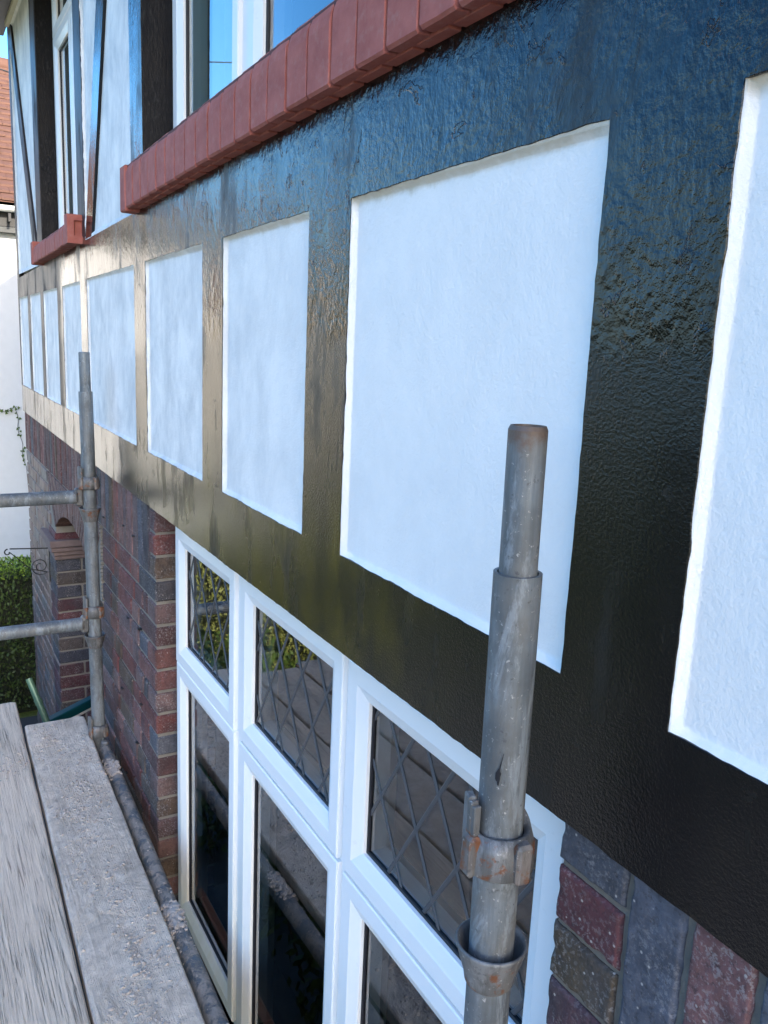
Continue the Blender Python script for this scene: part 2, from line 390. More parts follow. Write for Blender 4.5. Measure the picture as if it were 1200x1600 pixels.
def mat_board(name, dusty):
    k = N(name); c = k.co((1, 1, 1), True)
    g1 = k.noise(k.co((1.0, 24, 10), True), 5, 6, .62, 1.1); g2 = k.noise(k.co((1.6, 130, 40), True), 3, 5, .65, .35); g3 = k.noise(k.co((.5, 42, 8), True), 4, 3, .5, .8)
    cl = k.ramp(g1, [(.30, (.26, .195, .15)), (.43, (.62, .50, .385)), (.66, (.77, .635, .49))])
    cl = k.mix(k.ramp(g2, [(.32, .55), (.43, 0)]), cl, (.19, .15, .12))
    crack = k.ramp(g3, [(.485, 0), (.497, 1), (.503, 1), (.515, 0)])
    crack = k.math('MULTIPLY', crack, k.ramp(k.noise(k.co((.7, 3, 1), True), 3, 3), [(.48, 0), (.58, 1)]))
    cl = k.mix(k.math('MULTIPLY', crack, .8), cl, (.07, .055, .045))
    du = k.noise(c, 8, 7, .7, .7); d2 = k.noise(c, 26, 6, .72, .5)
    lo, hi = (.34, .50) if dusty else (.56, .74)
    dm = k.ramp(du, [(lo, 0), (hi, 1)])
    dc = k.ramp(d2, [(.30, (.42, .35, .285)), (.45, (.61, .51, .415)), (.58, (.74, .63, .515)), (.75, (.82, .72, .60))])
    cl = k.mix(k.math('MULTIPLY', dm, .92 if dusty else .5), cl, dc)
    brn = k.ramp(k.noise(c, 5, 5, .65, .5), [(.56, 0), (.68, .4 if dusty else .2)])
    cl = k.mix(brn, cl, (.36, .265, .19))
    cl = k.mix(k.ramp(k.noise(c, 160, 4, .7), [(.66, 0), (.72, .8)]), cl, (.74, .68, .60))
    cl = k.mix(k.ramp(k.noise(c, 110, 5, .75), [(.28, .6), (.36, 0)]), cl, (.24, .20, .165))
    h = k.math('ADD', k.math('ADD', k.math('MULTIPLY', g1, .6), k.math('MULTIPLY', g2, .9)), k.math('MULTIPLY', k.math('MULTIPLY', dm, k.math('ADD', k.noise(c, 120, 6, .75), d2)), 1.5 if dusty else .5))
    h = k.math('SUBTRACT', h, k.math('MULTIPLY', crack, .7))
    return k.set(cl, .85, k.bump(h, .8, .005), spec=.2)

def mat_leaf(name, a, b):
    k = N(name); c = k.co()
    cl = k.mix(k.noise(c, 9, 3), a, b)
    cl = k.mix(k.ramp(k.noise(c, 60, 2), [(.4, 0), (.7, .6)]), cl, tuple(x * 1.7 for x in b))
    return k.set(cl, .55, spec=.3)

M = {}
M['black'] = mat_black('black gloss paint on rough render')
def mat_reveal():
    k = N('cracked black paint'); c = k.co((1, 1, .8)); d = k.n('ShaderNodeTexVoronoi', feature='DISTANCE_TO_EDGE'); d.inputs['Scale'].default_value = 17
    va = k.n('ShaderNodeVectorMath', operation='ADD'); k.link(c, va.inputs[0]); nz = k.n('ShaderNodeTexNoise'); nz.inputs['Scale'].default_value = 14; k.link(c, nz.inputs['Vector'])
    sc_ = k.n('ShaderNodeVectorMath', operation='SCALE'); sc_.inputs['Scale'].default_value = .07; k.link(nz.outputs['Color'], sc_.inputs[0]); k.link(sc_.outputs[0], va.inputs[1]); k.link(va.outputs[0], d.inputs['Vector'])
    cr = k.math('MAXIMUM', k.ramp(d.outputs['Distance'], [(.0, 0), (.022, 1)]), k.math('MAXIMUM', k.math('LESS_THAN', k.sep(k.tc.outputs['Object'])[0], 3.0), k.ramp(k.noise(k.co(), 8, 2), [(.48, 1), (.56, 0)])))
    f = k.noise(k.co((1, 1, .35)), 120, 5, .7); bl = k.noise(c, 7, 4)
    col = k.mix(k.math('MULTIPLY', k.ramp(f, [(.52, 0), (.66, 1)]), k.ramp(bl, [(.4, .1), (.65, 1)])), (.004, .004, .006), (.035, .034, .033))
    col = k.mix(cr, (.002, .002, .002), col)
    return k.set(col, k.ramp(bl, [(.35, .3), (.65, .55)]), k.bump(k.math('ADD', k.math('MULTIPLY', cr, .5), f), .6, .003), spec=.2)
M['reveal'] = mat_reveal()
M['white'] = mat_render('white painted render', 1.0)
M['roughcast'] = mat_plain('white roughcast', (.58, .575, .56), .8, 28, .9, var=.06)
M['brick'] = mat_brick()
M['mortar'] = mat_mortar('lime mortar', (.29, .262, .225))
M['red'] = mat_red()
M['redjoint'] = mat_plain('red painted mortar joint', (.085, .025, .021), .8, 90, .5)
M['upvc'] = mat_upvc()
M['gasket'] = mat_plain('black rubber gasket', (.012, .012, .016), .5)
M['glass'] = mat_glass('window glass')
M['lead'] = mat_plain('grey lead strip', (.055, .057, .063), .5, 60, .2)
M['galv'] = mat_galv('weathered galvanised steel')
M['galv_crust'] = mat_crust()
M['galv_blue'] = mat_galv('galvanised steel bluish', (.165, .195, .22), 0, .6)
M['spigot'] = mat_galv('galvanised spigot with rusty rim', (.165, .19, .21), 0, .5, H - .066)
M['cup'] = mat_galv('cast steel cup with rust', (.15, .155, .16), .2, .45)
M['rusty'] = mat_galv('rusty cast steel', (.16, .14, .13), .55, .5)
M['board_clean'] = mat_board('grey weathered scaffold board', False)
M['board_dusty'] = mat_board('mortar dusted scaffold board', True)
M['crumb'] = mat_plain('crumbled grey mortar', (.40, .345, .295), .95, 150, .8, var=.25, vs=40)
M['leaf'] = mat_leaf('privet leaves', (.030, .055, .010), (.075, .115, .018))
M['leaf_top'] = mat_leaf('skylit hedge leaves', (.095, .165, .015), (.16, .23, .03))  # brighter leaf copy, skylight on the hedge top put into its colour
M['leaf_sunlit'] = mat_leaf('sunlit hedge leaves', (.10, .13, .03), (.19, .19, .05))  # warm pale leaf copy, sunlight put into its colour
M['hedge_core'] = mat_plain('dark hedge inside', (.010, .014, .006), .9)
M['leaf_hedge'] = mat_leaf('shaded privet leaves', (.016, .030, .007), (.045, .070, .014))  # darker leaf copy, shade of the hedge front put into its colour
M['twig'] = mat_plain('brown twig', (.06, .04, .025), .8)
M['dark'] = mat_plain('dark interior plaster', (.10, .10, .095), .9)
M['curtain'] = mat_plain('pale grey green curtain', (.66, .72, .65), .9, 80, .3)
M['soffit'] = mat_plain('dark brown painted soffit', (.022, .017, .012), .5, 30, .3, var=.35)
M['cream'] = mat_plain('cream painted moulding', (.62, .56, .40), .6)
M['tile'] = mat_plain('orange clay roof tile', (.115, .052, .032), .8, 60, .5, var=.3, vs=9)
M['gutterwhite'] = mat_plain('white plastic gutter', (.75, .74, .70), .4)
M['gutterdark'] = mat_plain('dark gutter board', (.03, .028, .026), .6)  # one dark tone for gutter, fascia and bracket
M['iron'] = mat_plain('black wrought iron', (.012, .012, .013), .5, 80, .3)
M['greenpaint'] = mat_plain('green painted metal tube', (.09, .17, .12), .35, metal=.2)
M['teal'] = mat_plain('teal plastic', (.006, .075, .09), .35)
M['whiteplastic'] = mat_plain('white plastic edge', (.78, .78, .76), .4)
M['grass'] = mat_leaf('lawn grass', (.05, .075, .014), (.10, .12, .03))
M['paving'] = mat_plain('grey concrete paving', (.085, .083, .078), .85, 40, .5, var=.2)
M['added_asphalt'] = mat_plain('added dark ground', (.045, .045, .046), .9, 90, .6, var=.2)
M['gravel'] = mat_plain('dark gravel path', (.045, .046, .048), .9, 120, 1.0, var=.4, vs=60)
M['terracotta'] = mat_plain('terracotta sill tile', (.20, .07, .05), .6, 60, .3)
M['wood_pole'] = mat_plain('brown telegraph pole timber', (.10, .07, .045), .85, 30, .5)

# ------------------------------------------------------------------ wall levels (they run very slightly out of parallel)
def zt(x): return .236 - .009 * x if x < 4 else .2 - .003 * (x - 4)          # underside of upper rail
def zm(x): return -.357 + .004 * x                                            # top of lower rail
def zb(x): return -.527 + .0045 * x                                           # bottom of lower rail
def zs(x): return .404 - .0165 * x                                            # underside of big sill
def ztop(x): return min(zs(x) + .002, .360 - .005 * max(0, x - 2.6)) if x > 2.6 else zs(x) + .002
XE = 5.745                                                                    # far corner of the house
BY = -.010                                                                    # brick face

# ------------------------------------------------------------------ ground
def sheet(name, mat, x0, x1, y0, y1, z, kind='structure'):
    b = MB(); b.add([(x0, y0, z), (x1, y0, z), (x1, y1, z), (x0, y1, z)], [(0, 1, 2, 3)])
    o = b.build(name, mat); tag(o, kind=kind); return o
sheet('lawn', M['grass'], -150, 150, -150, 150, -H)
sheet('patio', M['paving'], -8.5, 5.9, -0.2, 2.4, -H + .004)
sheet('added_driveway', M['added_asphalt'], -8.5, 5.2, 2.4, 9.4, -H + .004)  # unseen dark ground, added to dull reflections and warm bounce
sheet('gravel_path', M['gravel'], 5.3, 6.15, -4, .75, -H + .008)

# ------------------------------------------------------------------ the house
house = thing('house', 'black and white half-timbered brick house with leaded windows and red sills, filling the picture', 'house', (0, 0, -H))
ARC_C, ARC_R = (4.1, -1.912), 1.027
def arch_z(x):
    d = ARC_R ** 2 - (x - ARC_C[0]) ** 2
    return ARC_C[1] + math.sqrt(max(d, 0))
# lower brick wall: mortar body with openings
b = MB()
YF, YB = -.0165, -.26
WX0, WX1, WZ0 = .652, 2.510, -1.885
b.box(-8, WX0 - .006, YB, YF, -H, -.50); b.box(WX0 - .006, WX1 + .007, YB, YF, -H, WZ0); b.box(WX0, WX1, YB, -.13, -.515, -.3)
b.box(WX1 + .007, 3.6, YB, YF, -H, -.50)
for i in range(20):
    x0 = 3.6 + i * .05; x1 = x0 + .05
    b.box(x0, x1, YB, YF, max(arch_z(x0), arch_z(x1)) + .004, -.50)
b.box(4.609, XE - .006, YB, YF, -H, -.50)
wall = b.build('brick_wall', M['mortar'], house)
# upper wall body
b = MB()
UY = -.03
def holes_wall(b, x0, x1, z0, z1, holes, yb, yf):
    xs = sorted({x0, x1, *[h[0] for h in holes], *[h[1] for h in holes]}); zs_ = sorted({z0, z1, *[h[2] for h in holes], *[h[3] for h in holes]})
    for xa, xb in zip(xs, xs[1:]):
        for za, zb_ in zip(zs_, zs_[1:]):
            cx, cz = (xa + xb) / 2, (za + zb_) / 2
            if any(h[0] < cx < h[1] and h[2] < cz < h[3] for h in holes): continue
            b.box(xa, xb, yb, yf, za, zb_)
holes_wall(b, -8, XE - .006, -.499, 1.74, [(.36, 2.555, .43, 1.62), (3.61, 4.63, .34, 1.66)], -.26, UY)
b.build('upper_wall', M['roughcast'], house)
# shell: end walls, back, floors, ceilings, partitions (dark inside)
b = MB()
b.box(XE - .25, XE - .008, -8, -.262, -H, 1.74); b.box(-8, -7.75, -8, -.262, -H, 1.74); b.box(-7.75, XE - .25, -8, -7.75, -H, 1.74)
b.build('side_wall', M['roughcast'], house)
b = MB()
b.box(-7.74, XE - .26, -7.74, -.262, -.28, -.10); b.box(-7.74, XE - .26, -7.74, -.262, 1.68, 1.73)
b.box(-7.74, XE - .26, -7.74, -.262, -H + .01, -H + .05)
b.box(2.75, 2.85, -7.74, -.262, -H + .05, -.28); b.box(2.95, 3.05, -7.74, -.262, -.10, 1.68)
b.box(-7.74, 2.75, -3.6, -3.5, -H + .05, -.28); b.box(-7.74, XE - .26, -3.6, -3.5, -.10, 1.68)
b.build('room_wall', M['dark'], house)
b = MB()
b.box(3.35, 5.0, -1.5, -1.42, -H + .05, -.30); b.box(4.75, 4.85, -1.42, -.262, -H + .05, -.30); b.box(3.35, 3.45, -1.42, -.262, -H + .05, -.30); b.box(3.45, 4.75, -1.42, -.262, -.60, -.55)
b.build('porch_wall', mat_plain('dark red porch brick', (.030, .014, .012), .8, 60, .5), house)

# ---- bricks
PAL = [((.105, .028, .023), 6), ((.072, .029, .027), 6), ((.060, .062, .076), 3), ((.075, .046, .030), 2), ((.16, .082, .07), 3),
       ((.105, .060, .055), 4), ((.040, .035, .040), 3), ((.13, .048, .04), 3)]
PALW = [c for c, n in PAL for _ in range(n)]
def tint(c, j=.14):
    f = 1 + rnd.uniform(-j, j); return (c[0] * f, c[1] * f * (1 + rnd.uniform(-.04, .04)), c[2] * f, 1)
_bm = {}
def brick_mesh(L, Hh, D, var):
    key = (round(L, 3), round(Hh, 3), round(D, 3), var)
    if key not in _bm:
        rg = random.Random(hash(key) & 0xffff)
        q = MB(); q.cbox(-L / 2, L / 2, -D, 0, -Hh / 2, Hh / 2, .0045, .0014, rng=rg)
        me = bpy.data.meshes.new('brick'); me.from_pydata(q.v, [], q.f); me.materials.append(M['brick']); _bm[key] = me
    return _bm[key]
NB = [0]
def brick(x0, x1, z0, z1, D=.10, col=None, parent=None, y=BY, proud=.0015):
    parent = parent or wall
    me = brick_mesh(x1 - x0, z1 - z0, D, rnd.randrange(3))
    o = bpy.data.objects.new('brick', me); C.objects.link(o); o.parent = parent
    o.location = ((x0 + x1) / 2, y + rnd.uniform(-proud, proud), (z0 + z1) / 2 + H)
    o.rotation_euler = (rnd.uniform(-.006, .006), 0, rnd.uniform(-.004, .004))
    o.color = tint(col or rnd.choice(PALW)); NB[0] += 1
    return o
J = .010
# soldier course on the far side, from the window pier to the far corner
x = 2.585
while x < XE - .02:
    x1 = min(x + .0655, XE)
    brick(x, x1, -.745, zb((x + x1) / 2) + .012, .10); x = x1 + J
# quoin beside the window (far side) and coursed pier between window and arch
COURSES = [(-.745 - J - k * .075 - .065, -.745 - J - k * .075) for k in range(27)]
for k in range(3):
    z1 = -.745 - J + (3 - k) * .075 - .0; z1 = -.755 + (k + 1) * .075
    brick(2.511, 2.575, z1 - .065, min(z1, zb(2.5) + .006), .215 if k % 2 else .14)
def is_in_arch(xa, xb, za, zb_):
    return xb > 3.335 and zb_ > -1.10
for r, (z0, z1) in enumerate(COURSES):
    if z0 < -2.42: break
    x = 2.511; i = 0
    pend = 3.33 if z1 > -1.10 else 3.6
    first = True
    while x < pend - .02:
        if first: L = .1025 if r % 2 else .215
        elif i == 1 and r % 2: L = .046 if r % 4 == 1 else .1025
        else: L = .215 if (i + r) % 2 == 0 else .1025
        x1 = x + L
        if pend - x1 < .05: x1 = pend
        x1 = min(x1, pend)
        brick(x, x1, z0, z1, .2 if first else .10)
        x = x1 + J; i += 1; first = False
# jamb of the arch seen inside the porch (far side)
for r, (z0, z1) in enumerate(COURSES):
    if (z1 > -1.19 and r != 4) or z0 < -2.42: continue
    cA = rnd.choice([(.075, .018, .022), (.05, .016, .02), (.032, .034, .045), (.05, .036, .03)])
    ys = [(-.012, -.225), ] if r % 2 else [(-.012, -.14), (-.15, -.30)]
    for y0, y1 in ys:
        me = brick_mesh(.225, .065, y0 - y1, 0)
        o = bpy.data.objects.new('brick', me); C.objects.link(o); o.parent = wall
        o.location = (4.6025 + .1125, y0 + .004, (z0 + z1) / 2 + H); o.color = tint(cA, .2); NB[0] += 1
# gauged arch: tapering bricks from the intrados up to the soldier course
for k in range(23):
    t0 = -1 + 2 * k / 23; t1 = -1 + 2 * (k + 1) / 23
    xb0, xb1 = 4.1 + .5 * t0, 4.1 + .5 * t1; xt0, xt1 = 4.1 + .742 * t0, 4.1 + .742 * t1
    g = .004
    q = MB()
    pts = [(xb0 + g, arch_z(xb0) - .003), (xb1 - g, arch_z(xb1) - .003), (xt1 - g, -.752), (xt0 + g, -.752)]
    poly_slab(q, pts, BY + rnd.uniform(-.002, .002), -.264, 0, rim=.003, lift=.003)
    cx = sum(p[0] for p in pts) / 4; cz = sum(p[1] for p in pts) / 4
    o = q.build('brick', M['brick'], wall, origin=(cx, BY, cz)); o.color = tint(rnd.choice([(.125, .062, .048), (.11, .052, .042), (.095, .045, .038), (.14, .075, .062)]), .12); NB[0] += 1
# thin tiles standing on edge at the near side of the arch
q = MB()
for k in range(21):
    z = -.748 - k * .0165
    q.cbox(3.338, 3.356, -.10, BY + .006, z - .012, z, .002, .0012, Matrix.Translation((3.347, 0, z)) @ Matrix.Rotation(R(28), 4, 'Y') @ Matrix.Translation((-3.347, 0, -z)))
tag(q.build('tile_edging', mat_mortar('pale tile edge', (.36, .31, .25)), wall), kind='stuff')
# far pier: too far round the corner to pick bricks apart
q = MB(); qq = []
fp = []
for r, (z0, z1) in enumerate([(-.745 - J - k * .075 - .065, -.745 - J - k * .075) for k in range(27)]):
    x = 4.84 if z1 > -1.19 else 4.605; i = 0
    if z1 > -1.19: x = 4.86 - (r * .03)
    while x < XE - .01:
        L = .215 if (i + r) % 2 == 0 else .1025
        x1 = min(x + L, XE)
        if XE - x1 < .04: x1 = XE
        q2 = MB(); q2.cbox(x, x1, -.10, BY + rnd.uniform(-.0015, .0015), z0, z1, .0045, .0015); fp.append(q2)
        x = x1 + J; i += 1
def bricks_stuff(lst, name):
    cols = [c for c, n in PAL]
    mats = []
    for ci, c in enumerate([(.115, .07, .06), (.085, .058, .055), (.10, .09, .09), (.14, .09, .075)]):
        k = N('far brick %s' % 'abcd'[ci]); cc = k.co()
        bl = k.noise(cc, 16, 5, .65); gr = k.noise(cc, 120, 4)
        cl = k.mix(1.0, c, k.ramp(bl, [(.3, .6), (.7, 1.4)]), 'MULTIPLY')
        cl = k.mix(k.ramp(k.noise(k.co((1, 1, .3)), 14, 4), [(.45, 0), (.75, .4)]), cl, (.26, .20, .17))
        mats.append(k.set(cl, .6, k.bump(gr, .5, .002)))
    vs, fs, mi = [], [], []
    for e in lst:
        o0 = len(vs); vs += [(x, y, z + H) for x, y, z in e.v]; c = rnd.randrange(4)
        for f in e.f: fs.append([o0 + i for i in f]); mi.append(c)
    me = bpy.data.meshes.new(name); me.from_pydata(vs, [], fs)
    for mm in mats: me.materials.append(mm)
    me.polygons.foreach_set('material_index', mi)
    o = bpy.data.objects.new(name, me); C.objects.link(o); o.parent = wall; tag(o, kind='stuff'); return o
# near side of the window: the bricks closest to the lens
def rough_brick(x0, x1, z0, z1, col, seed):
    """near brick: pitted face and chipped arrises as real relief"""
    x0 += .012; x1 += .012
    q = MB(); nx, nz = max(4, int((x1 - x0) / .0024)), max(4, int((z1 - z0) / .0024)); vs = []
    for i in range(nx + 1):
        for j in range(nz + 1):
            x = x0 + (x1 - x0) * i / nx; z = z0 + (z1 - z0) * j / nz
            e = min(x - x0, x1 - x, z - z0, z1 - z)
            px, pz = x * 1.0 + seed * 3.3, z
            y = BY + noise.fractal((px * 60, pz * 60, seed), .8, 2.1, 4) * .0009 + noise.noise((px * 14, pz * 14, seed)) * .0012
            chip = max(0, noise.noise((px * 38, pz * 38, seed + 4)) - .05) * .012
            wdt = .0035 + chip
            if e < wdt: y -= (1 - e / wdt) ** 2 * (.0045 + chip * .35)
            if e < 1e-6:
                w_ = noise.noise((px * 70, pz * 70, seed + 9)) * .0016
                x += w_ * (1 if i in (0, nx) else 0); z += w_ * (1 if j in (0, nz) else 0)
            vs.append((x, y, z))
    W = nz + 1
    q.add(vs, [(i * W + j, i * W + j + 1, (i + 1) * W + j + 1, (i + 1) * W + j) for i in range(nx) for j in range(nz)], True)
    rim = [i * W for i in range(nx + 1)] + [nx * W + j for j in range(1, nz + 1)] + [i * W + nz for i in range(nx - 1, -1, -1)] + [j for j in range(nz - 1, 0, -1)]
    rv = [vs[i] for i in rim]; bk = [(p[0], -.2, p[2]) for p in rv]; n = len(rv)
    q.add(rv + bk, [(i, (i + 1) % n, n + (i + 1) % n, n + i) for i in range(n)])
    o = q.build('brick', M['brick'], wall, origin=((x0 + x1) / 2, BY, (z0 + z1) / 2)); o.color = (*col, 1); NB[0] += 1
    return o
NEARC = {0: (.055, .060, .075), 1: (.078, .024, .028), 2: (.055, .040, .024), 3: (.058, .028, .036), 4: (.10, .035, .03), 5: (.05, .05, .06), 6: (.09, .05, .04), 7: (.08, .03, .03)}
zz = -.580
rough_brick(.535, .637, zz + .001, zb(.5) + .012, NEARC[0], 1)
tops = [-.5885, -.6635, -.7385, -.8135, -.8885, -.9635, -1.0385]
for k, t in enumerate(tops): rough_brick(.535, .637 - rnd.uniform(0, .002), t - .067, t, NEARC[k + 1], k + 2)
sold = [(.458, .526, (.062, .070, .092)), (.379, .447, (.13, .060, .058)), (.302, .369, (.075, .085, .105)), (.226, .292, (.10, .05, .05)), (.15, .216, (.06, .06, .07)), (.074, .140, (.12, .05, .05)), (-.002, .064, (.07, .05, .05))]
for ii, (a, c_, col) in enumerate(sold):
    if ii < 4: rough_brick(a - .001, c_ + .0005, -.742, zb(.4) + .012, col, 20 + ii)
    else: brick(a, c_, -.742, zb(.4) + .012, .10, col)
for r, t in enumerate(tops[3:]):
    t += .0
    x = .526; i = 0
    while x > -.05:
        L = .215 if (i + r) % 2 == 0 else .1025
        brick(x - L, x, t + .061 - .065 - .0, t + .061, .10); x -= L + J; i += 1
# everything lower or further off joined
for r, (z0, z1) in enumerate(COURSES):
    if z0 < -2.42:
        x = 2.511; i = 0
        while x < 3.59:
            L = .215 if (i + r) % 2 == 0 else .1025; x1 = min(x + L, 3.6)
            q2 = MB(); q2.cbox(x, x1, -.1, BY, z0, z1, .0045, .0015); fp.append(q2); x = x1 + J; i += 1
    x = -.07 if z1 > -1.12 else .526; i = 0
    while x > -2.6:
        L = .215 if (i + r) % 2 == 0 else .1025
        q2 = MB(); q2.cbox(x - L, x, -.1, BY, z0, z1, .0045, .0015); fp.append(q2); x -= L + J; i += 1
bricks_stuff(fp, 'distant_bricks')
# corbel of stepped tiles on the far jamb
CT = mat_plain('weathered corbel tile', (.15, .105, .095), .85, 60, .7, var=.35, vs=30)
for z0, z1, e in ((-1.200, -1.180, .008), (-1.176, -1.156, .016), (-1.152, -1.132, .026), (-1.128, -1.092, .034)):
    q = MB(); q.cbox(4.60 - e, 4.93, -.30, BY + e, z0, z1, .003, .002); q.build('corbel_tile', CT, wall, origin=(4.7, 0, z0))
# small dark vine nails in the brick
for (x, z) in ((2.93, -.66), (2.78, -.665), (3.28, -.70), (3.52, -.69), (3.75, -.63), (2.72, -.975), (2.88, -.985), (2.78, -1.42), (2.95, -1.62), (3.0, -1.30), (2.70, -1.24)):
    q = MB(); q.cbox(x - .009, x + .009, BY - .01, BY + .008, z - .002, z + .002, .0008); o = q.build('nail', M['iron'], wall, origin=(x, BY, z))

# ---- black timbering and white panels
PAN = [(-.06, .508), (.663, 1.224), (1.382, 1.842), (1.990, 2.540), (2.680, 3.462), (3.600, 4.046), (4.195, 4.650), (4.755, 5.180), (5.285, 5.690)]
edges = [(-.215, -.06)] + [(PAN[i][1], PAN[i + 1][0]) for i in range(8)] + [(5.690, XE)]
def rail_outline(f_plain, f_stud):
    lo = [(-2.5 + i * .2, 0) for i in range(0)]
    xs_ = [-2.5] + [v for e in edges for v in e]
    P = [(x, f_stud(x)) for x in xs_]; flat = [i for i in range(1, len(xs_), 2)]
    hi = [XE - i * .15 for i in range(int((XE + 2.5) / .15) + 1)] + [-2.5]
    P = P + [(x, f_plain(x)) for x in hi[1 if False else 0:]]
    return P, [i for i in flat if i < len(xs_) - 1]
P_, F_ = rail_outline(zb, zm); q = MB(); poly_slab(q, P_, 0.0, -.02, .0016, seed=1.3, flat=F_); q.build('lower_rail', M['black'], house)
P_, F_ = rail_outline(ztop, zt); q = MB(); poly_slab(q, P_, 0.0, -.02, .0016, seed=5.1, flat=F_); q.build('upper_rail', M['black'], house)
for k, (a, c_) in enumerate(edges):
    q = MB(); poly_slab(q, [(a, zm(a)), (c_, zm(c_)), (c_, zt(c_)), (a, zt(a))], 0.0, -.02, .0016, seed=k * 3.7, flat=(0, 2))
    q.build('stud', M['black'], house)
def tray(name, x0, x1, z0, z1, dep=.0165, bev=.019, seed=0, ov=.014, top_mat=None):
    def loop(ins, y, jit=0.0):
        P = []
        xs = (x0 + ins, x1 - ins); zz_ = (z0 + ins, z1 - ins)
        def seg(a, b_):
            L = math.dist(a, b_); n = max(2, int(L / .03)); return [(a[0] + (b_[0] - a[0]) * i / n, a[1] + (b_[1] - a[1]) * i / n) for i in range(n)]
        base = [(x0, z0), (x1, z0), (x1, z1), (x0, z1)]
        crn = [(xs[0], zz_[0]), (xs[1], zz_[0]), (xs[1], zz_[1]), (xs[0], zz_[1])]
        for i in range(4):
            L = math.dist(base[i], base[(i + 1) % 4]); n = max(2, int(L / .03)); a, c2 = crn[i], crn[(i + 1) % 4]
            for t in range(n):
                px, pz = a[0] + (c2[0] - a[0]) * t / n, a[1] + (c2[1] - a[1]) * t / n
                h = noise.noise((px * 25 + seed, pz * 25, 1.7)) * jit
                nx, nz = ((0, 1), (-1, 0), (0, -1), (1, 0))[i]
                P.append((px + nx * h, y, pz + nz * h))
        return P
    loops = [loop(-ov, -.0014), loop(.0005, -.0014, .0012), loop(.002, -.0030, .0013), loop(bev * .86, -.0022 - dep * .9, .0018), loop(bev, -.0022 - dep * .99, .0018), loop(bev + .0035, -.0022 - dep)]
    mb = MB(); n = len(loops[0])
    for li in range(len(loops) - 1):
        mb.add(loops[li] + loops[li + 1], [(i, n + i, n + (i + 1) % n, (i + 1) % n) for i in range(n)], True)
    mb.add(loops[-1], [tuple(range(n))[::-1]])
    # weld loops so the slope shades as one rounded cove
    me_o = mb.build(name, M['white'], house)
    return me_o
import bmesh
def weld(o):
    bm = bmesh.new(); bm.from_mesh(o.data); bmesh.ops.remove_doubles(bm, verts=bm.verts, dist=1e-5); bmesh.ops.recalc_face_normals(bm, faces=bm.faces)
    if sum(f.normal.y * f.calc_area() for f in bm.faces) < 0: bmesh.ops.reverse_faces(bm, faces=bm.faces)
    bm.to_mesh(o.data); bm.free()
for k, (a, c_) in enumerate(PAN):
    xm = (a + c_) / 2
    weld(tray('white_panel', a, c_, zm(xm), zt(xm), .0080 if k < 4 else .007, .0092 if k < 4 else .009, seed=k * 5.3))
# upper storey
def slab(name, pts, yf, yb, mat, jit=.002, seed=0):
    q = MB(); poly_slab(q, pts, yf, yb, jit, seed=seed); return q.build(name, mat, house)
ZE = 1.735
weld(tray('white_panel', 2.70, 3.472, .362, ZE - .03, .010, .012, seed=40, ov=.012))
weld(tray('white_panel', 4.80, 5.655, .345, ZE - .03, .010, .012, seed=46, ov=.012))
slab('post', [(2.553, ztop(2.6) - .01), (2.70, ztop(2.6) - .01), (2.70, ZE), (2.553, ZE)], -.0006, -.028, M['black'], seed=21)
slab('post', [(3.470, .335), (3.612, .335), (3.612, ZE), (3.470, ZE)], -.0006, -.028, M['black'], seed=22)
slab('post', [(4.628, .335), (4.80, .335), (4.80, ZE), (4.628, ZE)], -.0006, -.028, M['black'], seed=23)
slab('post', [(5.655, .30), (XE, .30), (XE, ZE), (5.655, ZE)], -.0006, -.028, M['black'], seed=24)
slab('brace', [(3.345, .352), (3.468, .352), (2.915, ZE - .03), (2.775, ZE - .03)], -.0012, -.024, M['black'], seed=25)
slab('brace', [(4.80, .350), (4.93, .350), (5.655, 1.62), (5.655, ZE - .03), (5.585, ZE - .03)], -.0012, -.024, M['black'], seed=26)
slab('head_rail', [(-2.5, 1.63), (2.553, 1.63), (2.553, ZE), (-2.5, ZE)], 0, -.028, M['black'], seed=27)
slab('head_rail', [(3.612, 1.665), (4.628, 1.665), (4.628, ZE), (3.612, ZE)], 0, -.028, M['black'], seed=28)
slab('post', [(.21, .40), (.36, .40), (.36, 1.63), (.21, 1.63)], -.0006, -.028, M['black'], seed=29)
weld(tray('white_panel', -1.4, .21, .41, 1.63, .010, .012, seed=50, ov=.012))
# black painted reveals of the upper windows
for xa, xb, za, zb_ in ((2.548, 2.5535, .43, 1.63), (.3605, .366, .43, 1.63), (4.6225, 4.6278, .36, 1.665), (3.6125, 3.618, .36, 1.665)):
    q = MB(); q.box(xa, xb, -.26, -.004, za, zb_); q.build('window_reveal', M['reveal'], house)
q = MB(); q.box(2.70, 3.47, -.03, .020, ZE - .03, ZE - .005); q.box(4.80, 5.655, -.03, .020, ZE - .03, ZE - .005); q.build('cornice', M['cream'], house)
